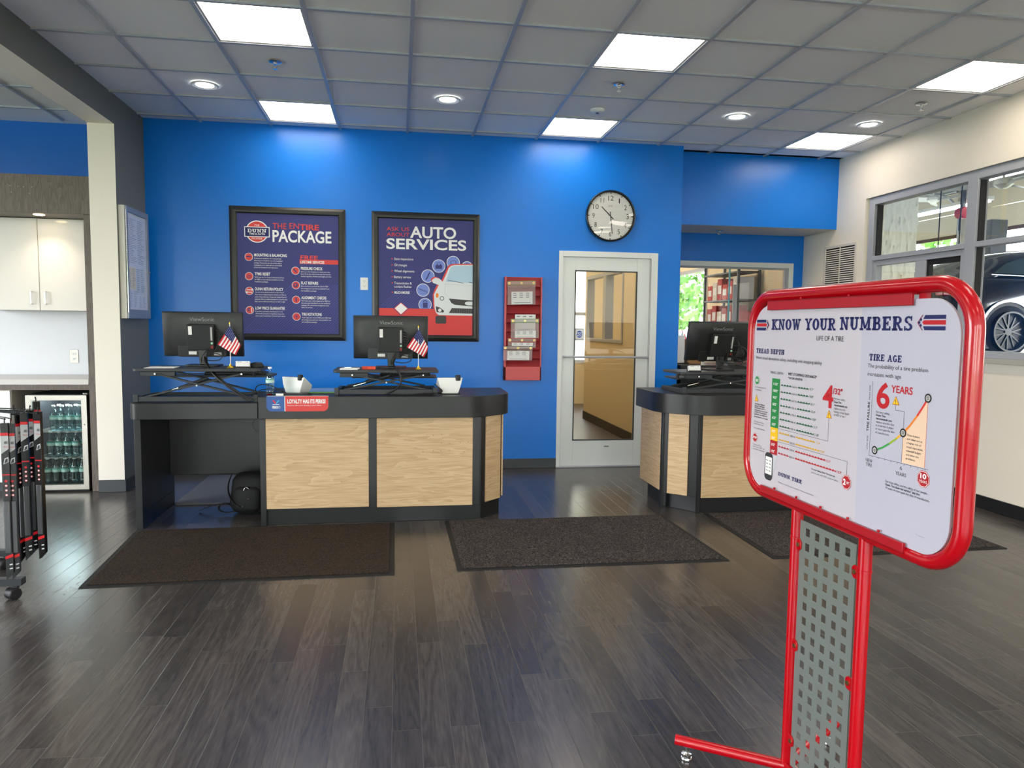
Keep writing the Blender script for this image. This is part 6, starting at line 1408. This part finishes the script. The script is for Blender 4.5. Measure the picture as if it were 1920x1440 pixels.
def pack(lab, loc, rz):
    t = thing('wiper_blade_pack', 'black and red wiper blade pack, ' + lab, 'wiper blade', loc, rz, 'wiper blade packs on the wheeled rack')
    w = .0165; zb, zt = -.775, .0
    MB().prism([(-w, zt), (w, zt), (w, zb + .035), (-w, zb)], 'y', -.011, .011).build('card_body', M_PK, t, bevel=.001)
    q = Plane((0, -.0112, 0), (1, 0, 0), (0, 0, 1), (0, -1, 0))
    b = MB(); prect(b, q, -w, w, -.060, -.046, .0002, 0); prect(b, q, -w, w, -.255, -.249, .0002, 0); ppoly(b, q, [(-w, -.672), (w, -.660), (w, -.645), (-w, -.657)], .0002, 0)
    for k in range(4): pdisc(b, q, 0, -.283 - k * .023, .0062, .0002, 0, 12)
    for k in range(1, 4): pdisc(b, q, 0, -.283 - k * .023, .0042, .0005, 1, 12)
    b.build('red_bands', [mat('pack_red', (204, 26, 34), .35), I_WHITE], t)
    b = MB(); ppoly(b, q, [(-w, -.061), (w, -.061), (w, -.125), (-w, -.150)], .0002, 0); b.build('silver_panel', M_PKG, t)
    b = MB(); ptext(b, q, 'AERO', -.002, -.100, .016, .012, 2, .0006, 0); ptext(b, q, 'PREMIUM', -.006, -.118, .020, .006, 0, .0006, 1); 
    for k in range(2): pline(b, q, [(.0, -.70 - k * .02), (.013, -.697 - k * .02)], .006, .0006, 2)
    ppoly(b, q, [(-.008, -.200), (.014, -.190), (.014, -.165), (-.002, -.172)], .0004, 2); ppoly(b, q, [(-.004, -.196), (.011, -.189), (.011, -.171), (.001, -.176)], .0006, 0)
    b.build('printing', [I_BLK, I_RED, mat('silver_print', (200, 204, 206), .4)], t)
    MB().prism([(-w * .8, -.38), (w * .8, -.38), (w * .8, -.64), (-w * .8, -.64)], 'y', -.020, -.0108).build('blister', M_BLST, t, bevel=.003)
    b = MB(); b.tube([(0, .0, 0), (0, .0, .016), (0, .006, .022), (0, .012, .016)], .003, 6); b.build('hanger', M_BLK, t, smooth=True)
    return t
for k, (px_, y, f) in enumerate(packs):
    zt = {0: .900, 1: .895, 2: .915, 3: .925, 4: .925, 5: .930, 6: .965, 7: .93, 8: .93}[k]
    loc = (rackx(px_, y), y, zt); rz = rad([8, 14, 60, 20, 12, 6, 40, -10, 35][k])
    if W1 is None: W1 = pack(names[k], loc, rz)
    else: dup(W1, loc, 'black and red wiper blade pack, ' + names[k], rz)
# ================================================================== SERVICE BAY BEHIND THE RIGHT WINDOW
BX0, BX1, BY0, BY1, BH = XR + .16, 14.5, -9.0, 12.0, 5.0
M_BAYW = mat('bay_wall_paint', (206, 204, 196), .7, bump=.3, bscale=12)
struct('floor_service_bay', WB().box(BX0, BX1 + .3, BY0, BY1, -.06, 0), mat('bay_concrete', (128, 126, 120), .5, var=.3, vscale=1.2))
DOORS = [(-5.0, -.4), (2.5, 6.74), (7.70, 11.0)]; DTOP = 4.06
b = WB(); e_ = [BY0] + [v for d_ in DOORS for v in d_] + [BY1]
for i in range(0, len(e_), 2): b.box(BX1, BX1 + .25, e_[i], e_[i + 1], 0, BH)
for a, c in DOORS: b.box(BX1, BX1 + .25, a, c, DTOP, BH)
struct('wall_bay_far', b, M_BAYW)
b = WB()
for q in ((BX0, 7.5, 0, BH), (11.7, BX1, 0, BH), (7.5, 11.7, 3.2, BH)): b.box(q[0], q[1], BY1, BY1 + .2, q[2], q[3])
struct('wall_bay_north', b, M_BAYW)
struct('wall_bay_south', WB().box(BX0, BX1, BY0 - .2, BY0, 0, BH), M_BAYW)
b = WB()
for q in ((1.2, 3.40, 0, BH), (5.1, BY1, 0, BH), (3.40, 5.1, 0, 1.12), (3.40, 5.1, 2.30, BH)): b.box(BX0 - .16, BX0, q[0], q[1], q[2], q[3])
b.box(BX0 - .16, BX0, BY0, 1.2, H + .1, BH); struct('wall_bay_near', b, M_BAYW)
struct('ceiling_service_bay', WB().box(BX0, BX1 + .25, BY0, BY1, BH, BH + .1), mat('bay_ceiling', (150, 150, 146), .8))
b = WB()
for y in (-3, -.5, 2, 4.5, 7, 9.5): b.box(BX0, BX1, y - .05, y + .05, BH - .28, BH - .02); 
for k in range(-3, 10, 1): b.tube([(BX0, k * 1.0, BH - .02), (BX1, k * 1.0, BH - .04)], .012, 5)
struct('trim_4', b, mat('roof_steel', (176, 176, 170), .5))
# rough rendered block just inside the pass-through window
b = MB(); n = 26; rnd = random.Random(3)
P0 = Vector((7.62, .62, 0)); P1 = Vector((8.23, .80, 0)); Z0, Z1 = 0, 3.6
vs = []; 
for j in range(n * 3 + 1):
    for i in range(n + 1):
        p = P0.lerp(P1, i / n); z = Z0 + (Z1 - Z0) * j / (n * 3); q = rnd.uniform(-.012, .012) + .018 * math.sin(i * 1.3 + j * .31) * math.sin(j * .9)
        vs.append((p.x + .25 * q, p.y - abs(q), z))
fs = [(j * (n + 1) + i, j * (n + 1) + i + 1, (j + 1) * (n + 1) + i + 1, (j + 1) * (n + 1) + i) for j in range(n * 3) for i in range(n)]
b.add(vs, fs); b.box(P0.x - .4, P0.x, .62, 1.2, 0, 3.6); b.add([(P0.x, .63, 0), (P1.x, .80, 0), (P1.x, 1.5, 0), (P0.x, 1.5, 0), (P0.x, .63, 3.6), (P1.x, .80, 3.6), (P1.x, 1.5, 3.6), (P0.x, 1.5, 3.6)], [(1, 2, 6, 5), (2, 3, 7, 6), (3, 0, 4, 7), (4, 5, 6, 7)])
struct('wall_bay_pier', b, mat('rough_plaster', (226, 226, 212), .9, bump=1.0, bscale=14), smooth=True)
# sectional doors half open
def bay_door(y0, y1, lab):
    t = thing('sectional_door', lab, 'garage door', (BX1, (y0 + y1) / 2, 3.45), 0, 'raised bay doors')
    b = WB()
    for k in range(2): b.box(BX1 - .10, BX1 - .05, y0 - .1, y1 + .1, 3.50 + k * .46, 3.95 + k * .46)
    b.build('door_panel', mat('bay_door_beige', (214, 206, 184), .5), t, bevel=.006)
    WB().box(BX1 - .11, BX1 - .045, y0 - .1, y1 + .1, 3.43, 3.50).build('bottom_seal', mat('brown_rubber', (84, 62, 50), .6), t)
    b = WB()
    for y in (y0 - .13, y1 + .13):
        b.tube([(BX1 - .08, y, .1), (BX1 - .08, y, 3.7)] + bez([(BX1 - .08, y, 3.7), (BX1 - .08, y, 4.35), (BX1 - .75, y, 4.35)], 8) + [(BX1 - 4, y, 4.40)], .03, 6)
    b.build('track', mat('galvanised', (170, 174, 178), .4, metal=.6), t, smooth=True)
    b = WB(); b.cyl((BX1 - .05, y0, 4.45), (BX1 - .05, y1, 4.45), .03, 10); b.build('spring_shaft', mat('galvanised', (170, 174, 178), .4, metal=.6), t)
bay_door(*DOORS[2], 'beige sectional bay door partly raised, behind the pass-through window pane')
bay_door(*DOORS[1], 'beige sectional bay door partly raised, above the black car')
bay_door(*DOORS[0], 'beige sectional bay door partly raised, farthest to the right of the bay')
def tube_light(lab, p, ln, ry=0):
    t = thing('fluorescent_fixture', lab, 'ceiling light', p, ry, 'tube lights in the service bay')
    MB().box(-.09, .09, -ln / 2, ln / 2, 0, .06).build('housing', M_PLW, t, bevel=.004)
    b = MB()
    for s in (-.04, .04): b.cyl((s, -ln / 2 + .03, -.02), (s, ln / 2 - .03, -.02), .018, 10)
    b.build('tubes', mat('tube_glow', (255, 255, 250), .5, emis=((250, 252, 255), 22)), t, smooth=True)
tube_light('glowing tube light in the service bay seen above the pass-through slider', (12.2, 5.2, 3.62), 1.9)
tube_light('glowing tube light at the top of the right window', (13.0, 4.44, 4.19), 1.9, rad(0))
tube_light('tube light over the far end of the service bay', (9.5, 8.5, 4.94), 2.4)
tube_light('tube light over the near end of the service bay', (9.5, -3.5, 4.94), 2.4)
tube_light('tube light high over the black car', (8.8, 4.0, 4.94), 2.4)
def fan(lab, p, a0, r=.8):
    t = thing('ceiling_fan', lab, 'ceiling fan', p, a0, 'white ceiling fans in the service bay')
    MB().cyl((0, 0, .04), (0, 0, BH - p[2]), .018, 12).build('down_rod', M_PLW, t, smooth=True)
    MB().lathe([(.001, .10), (.09, .09), (.13, .05), (.13, 0), (.06, -.05), (.001, -.06)], n=20).build('motor_housing', M_PLW, t, smooth=True)
    for k in range(3):
        a = k * 2 * PI / 3; b = MB(); b.loft([[(x, y * w_, z0 + y * .25 * .1) for y, z0 in ((-1, 0), (1, .02), (1, .028), (-1, .008))] for x, w_ in ((.10, .035), (.25, .055), (r, .075))]); b.xf(Matrix.Rotation(a, 4, 'Z')); b.build('blade', M_PLW, t, bevel=.002)
fan('white ceiling fan in the service bay seen through the top right pane', (11.0, 2.66, 3.52), rad(20))
fan('white ceiling fan in the service bay seen through the top left pane', (13.0, 6.59, 4.02), rad(50))

for k, y in enumerate((-.53, -.80, -1.08)):
    t = thing('hanging_cord', 'thin black cord hanging behind the pass-through window, %s of three' % ['left', 'middle', 'right'][k], 'cord', (7.55, y + .13 * 1, 2.13), 0, 'cords behind the pass-through window')
    MB().cyl((0, 0, 0), (0, 0, 2.87), .006, 8).build('cord', M_BLK, t, smooth=True)
t = thing('cord_reel', 'red cord reel mounted high in the service bay', 'cord reel', (12.0, 4.6, 3.44))
MB().cyl((0, -.08, 0), (0, .08, 0), .10, 24).build('drum', mat('reel_red', (170, 26, 36), .4), t, bevel=.01, smooth=True); MB().box(-.03, .03, -.03, .03, .09, BH - 3.44).build('bracket', M_BLKM, t); MB().tube([(-.05, 0, -.09), (-.05, 0, -.30)], .012, 6).build('cord_end', M_BLK, t)
# ------------------------------------------------------------------ cars
M_TYRE = mat('tyre_rubber', (24, 24, 25), .8, bump=.3, bscale=40); M_ALLOY = mat('gloss_black_alloy', (16, 17, 19), .3); M_DISC = mat('brake_disc', (120, 112, 106), .4, metal=.8)
def car(label, paint, loc, rz, parts_full=True):
    """fastback car, local -X is the tail, +X the nose, z=0 at the tyres"""
    t = thing('car', label, 'car', loc, rz)
    def ring(x, zl, zs, zb, zr, wl, wb, wr):   # closed body section: sill, belt, roof
        half = [(wl * .86, zl), (wl, zl + .06), (wl + .015, zs), (wb, zb), ]
        if zr > zb + .02: half += [(wb - .05, zb + .015), ((wb + wr) / 2 - .02, (zb + zr) / 2 + .02), (wr, zr - .05), (wr * .7, zr), (wr * .3, zr + .012)]
        else: half += [(wb - .05, zb + .012), (wb * .85, zb + .022), (wb * .7, zb + .03), (wb * .5, zb + .035), (wb * .25, zb + .04)]
        return [(x, y, z) for y, z in half] + [(x, -y, z) for y, z in reversed(half)]
    S = [(-2.28, .42, .62, .80, .80, .60, .58, .4), (-2.22, .34, .62, .92, .92, .78, .74, .5), (-2.08, .30, .62, 1.02, 1.03, .86, .80, .5), (-1.80, .28, .62, 1.04, 1.20, .90, .84, .50), (-1.35, .28, .62, 1.03, 1.37, .92, .86, .54), (-.85, .27, .62, 1.01, 1.46, .91, .87, .57), (-.2, .27, .62, .99, 1.49, .90, .87, .58), (.35, .27, .62, .97, 1.46, .90, .87, .57), (.75, .27, .62, .96, 1.34, .90, .86, .54), (1.15, .27, .62, .95, 1.05, .91, .85, .58), (1.35, .28, .62, .93, .93, .92, .84, .5), (1.9, .28, .62, .86, .86, .90, .80, .5), (2.20, .32, .58, .76, .76, .78, .70, .5), (2.30, .38, .55, .66, .66, .60, .56, .4)]
    b = MB(); b.loft([ring(*q) for q in S]); body = b.build('body_shell', paint, t, smooth=True, subsurf=2, autos=180)
    # wheel arches, wheels
    for ax in (-1.38, 1.42):
        for sy in (-1, 1):
            arc = [(ax + .40 * math.cos(a), .34 + .40 * math.sin(a)) for a in [PI * k / 14 for k in range(15)]]
            q = MB(); q.prism([(ax + .36, .12)] + [(ax + .385 * math.cos(a), .34 + .385 * math.sin(a)) for a in [PI * k / 14 for k in range(15)]] + [(ax - .36, .12)], 'y', sy * .55, sy * .928); q.build('wheel_well', M_BLK, t)
            q = MB()
            for p, r_ in zip(arc[:-1], arc[1:]): q.bar((p[0], sy * .925, p[1]), (r_[0], sy * .925, r_[1]), .03, .035)
            q.build('arch_lip', paint, t)
            w = MB(); w.lathe([(.235, -.10), (.30, -.11), (.335, -.095), (.345, -.06), (.345, .06), (.335, .095), (.30, .11), (.235, .10)], (ax, sy * .835, .34), 40, 'y'); wh = w.build('wheel', M_TYRE, t, smooth=True, autos=50)
            w = MB(); yo = sy * .935
            w.lathe([(.262, -.02), (.268, 0), (.262, .01), (.245, .0), (.240, -.06), (.262, -.06)], (ax, yo, .34), 40, 'y')
            for k in range(7):
                a = 2 * PI * k / 7; da = .22
                for sg in (-1, 1): w.bar((ax + .045 * math.cos(a), yo - sy * .0, .34 + .045 * math.sin(a)), (ax + .25 * math.cos(a + sg * da), yo - sy * .005, .34 + .25 * math.sin(a + sg * da)), .016, .018, (0, 1, 0))
            w.cyl((ax, yo - sy * .03, .34), (ax, yo + sy * .008, .34), .05, 16); w.build('alloy_rim', M_ALLOY, wh)
            MB().cyl((ax, yo - sy * .09, .34), (ax, yo - sy * .075, .34), .17, 28).build('brake_disc', M_DISC, wh)
    G = mat('car_glass', (60, 74, 72), .03); 
    for sy in (-1, 1):
        y = lambda z, base=.875: sy * (base - (z - 1.02) * .62)
        q = MB(); pts = [(-1.55, 1.10), (-1.30, 1.24), (-.85, 1.365), (-.60, 1.395), (-.60, 1.08)]; q.add([(x, y(z) + sy * .012, z) for x, z in pts], [tuple(range(5))])
        pts2 = [(-.54, 1.08), (-.54, 1.40), (.30, 1.40), (.70, 1.27), (1.02, 1.04), (-.54, 1.06)][:5]; q.add([(x, y(z) + sy * .012, z) for x, z in pts2], [tuple(range(5))]); q.build('side_window', G, t)
        q = MB(); q.tube([(-1.60, y(1.09) + sy * .016, 1.08), (-.6, y(1.06) + sy * .02, 1.055), (1.05, y(1.02) + sy * .02, 1.02)], .010, 6); q.build('belt_trim', M_CHROME, t, smooth=True)
        q = MB(); q.prism([(1.0, .98), (1.14, 1.0), (1.14, 1.1), (1.02, 1.09)], 'y', sy * .90, sy * 1.06); q.build('door_mirror', paint, t, bevel=.02)
        q = MB(); q.box(-2.24, -1.98, sy * .55, sy * .80, .80, .88); q.build('tail_lamp', mat('tail_lamp_red', (150, 10, 20), .15), t, bevel=.01)
    q = MB(); q.box(-2.30, -2.15, -.66, .66, .34, .44); q.box(-2.2, -1.85, -.85, -.80, .36, .43); q.box(-2.2, -1.85, .80, .85, .36, .43); q.build('bumper_valance', mat('satin_chrome', (176, 170, 168), .25, metal=.8), t, bevel=.01)
    q = MB(); q.box(-1.1, 1.1, -.93, -.90, .24, .34); q.box(-1.1, 1.1, .90, .93, .24, .34); q.build('side_skirt', M_BLK, t, bevel=.01)
    return t
M_CARB = mat('black_car_paint', (12, 15, 20), .12, coat=1.0)
car('glossy black fastback car raised on a lift, its tail seen through the right window', M_CARB, (11.54, 2.44, 1.06), rad(0))
t = thing('vehicle_lift', 'grey two-post vehicle lift holding the black car', 'vehicle lift', (11.9, 2.44, 0))
M_LIFT = mat('lift_grey', (110, 114, 118), .4)
for sy in (-1, 1):
    MB().box(-.15, .15, sy * 1.35 - .12, sy * 1.35 + .12, 0, 3.2 if sy > 0 else 3.2).build('post', M_LIFT, t, bevel=.01)
    b = MB(); b.bar((0, sy * 1.3, 1.18), (-.9, sy * .7, 1.18), .10, .08); b.bar((0, sy * 1.3, 1.18), (.9, sy * .7, 1.18), .10, .08); b.build('swing_arm', M_BLKM, t)
# customers' red car outside the front windows (its reflection shows in the panes)
car('red car parked outside the shop front', mat('red_car_paint', (170, 16, 26), .15, coat=1), (7.2, -17.5, -.15), rad(12))
car('red car parked outside beyond the recess window', mat('red_car_paint', (170, 16, 26), .15, coat=1), (12.6, 18.5, -.15), rad(20))
# ------------------------------------------------------------------ trees and grass outside
M_LEAF = mat('tree_leaves', (96, 146, 52), .7, var=.45, vscale=3); M_BARK = mat('bark', (88, 70, 54), .9)
struct('floor_lawn', WB().box(-40, 60, -60, -26, -.15, -.12), mat('lawn_grass', (122, 152, 62), .95, var=.3, vscale=2))
def tree(lab, x, y, h, r, seed, z0=-.15):
    t = thing('broadleaf_tree', lab, 'tree', (x, y, z0), 0, 'trees outside'); rn = random.Random(seed)
    b = MB(); b.cyl((0, 0, 0), (0, 0, h * .6), .16, 10, r1=.07)
    for k in range(5): a = k * 1.26; b.cyl((0, 0, h * (.3 + .05 * k)), (r * .55 * math.cos(a), r * .55 * math.sin(a), h * (.55 + .06 * k)), .06, 6, r1=.02)
    b.build('trunk', M_BARK, t, smooth=True)
    b = MB()
    for k in range(1500):
        u = rn.random() ** .45; th = rn.uniform(0, 2 * PI); ph = math.acos(rn.uniform(-1, 1)); lob = 1 + .22 * math.sin(3 * th + seed) * math.sin(2 * ph)
        c = Vector((r * u * lob * math.sin(ph) * math.cos(th), r * u * lob * math.sin(ph) * math.sin(th), h * .62 + h * .38 * u * math.cos(ph)))
        n_ = Vector((rn.uniform(-1, 1), rn.uniform(-1, 1), rn.uniform(-.3, 1))).normalized(); a_ = n_.orthogonal().normalized(); b_ = n_.cross(a_); s = rn.uniform(.12, .30)
        b.add([c + a_ * s, c + b_ * s * .7, c - a_ * s, c - b_ * s * .7], [(0, 1, 2, 3)])
    b.build('foliage', M_LEAF, t)
trees = [(25, 20, 5.5, 3.2), (14.5, 27, 5.2, 3.2), (7.9, 17.5, 6.0, 3.3), (27, 29, 6, 3), (34, 12, 7, 3.3), (31, 6, 6, 3), (8, -34, 8, 3.6), (16, -32, 7, 3.4), (-3, -36, 8, 3.8), (-12, -30, 7, 3.4), (2, -30, 5, 2.6)]
wher = ['seen through the bay door behind the pass-through window', 'seen through the recess window beyond the bay', 'seen through the white door at the corridor end', 'farthest left beyond the bay doors', 'third in the row beyond the bay doors', 'beyond the bay door behind the black car', 'straight across from the shop front', 'across from the right end of the shop front', 'across from the lounge windows', 'farthest left across from the lounge', 'smaller one nearest the shop front']
for k, (x, y, h, r) in enumerate(trees): tree('leafy green tree, ' + wher[k], x, y, h, r, k + 2)
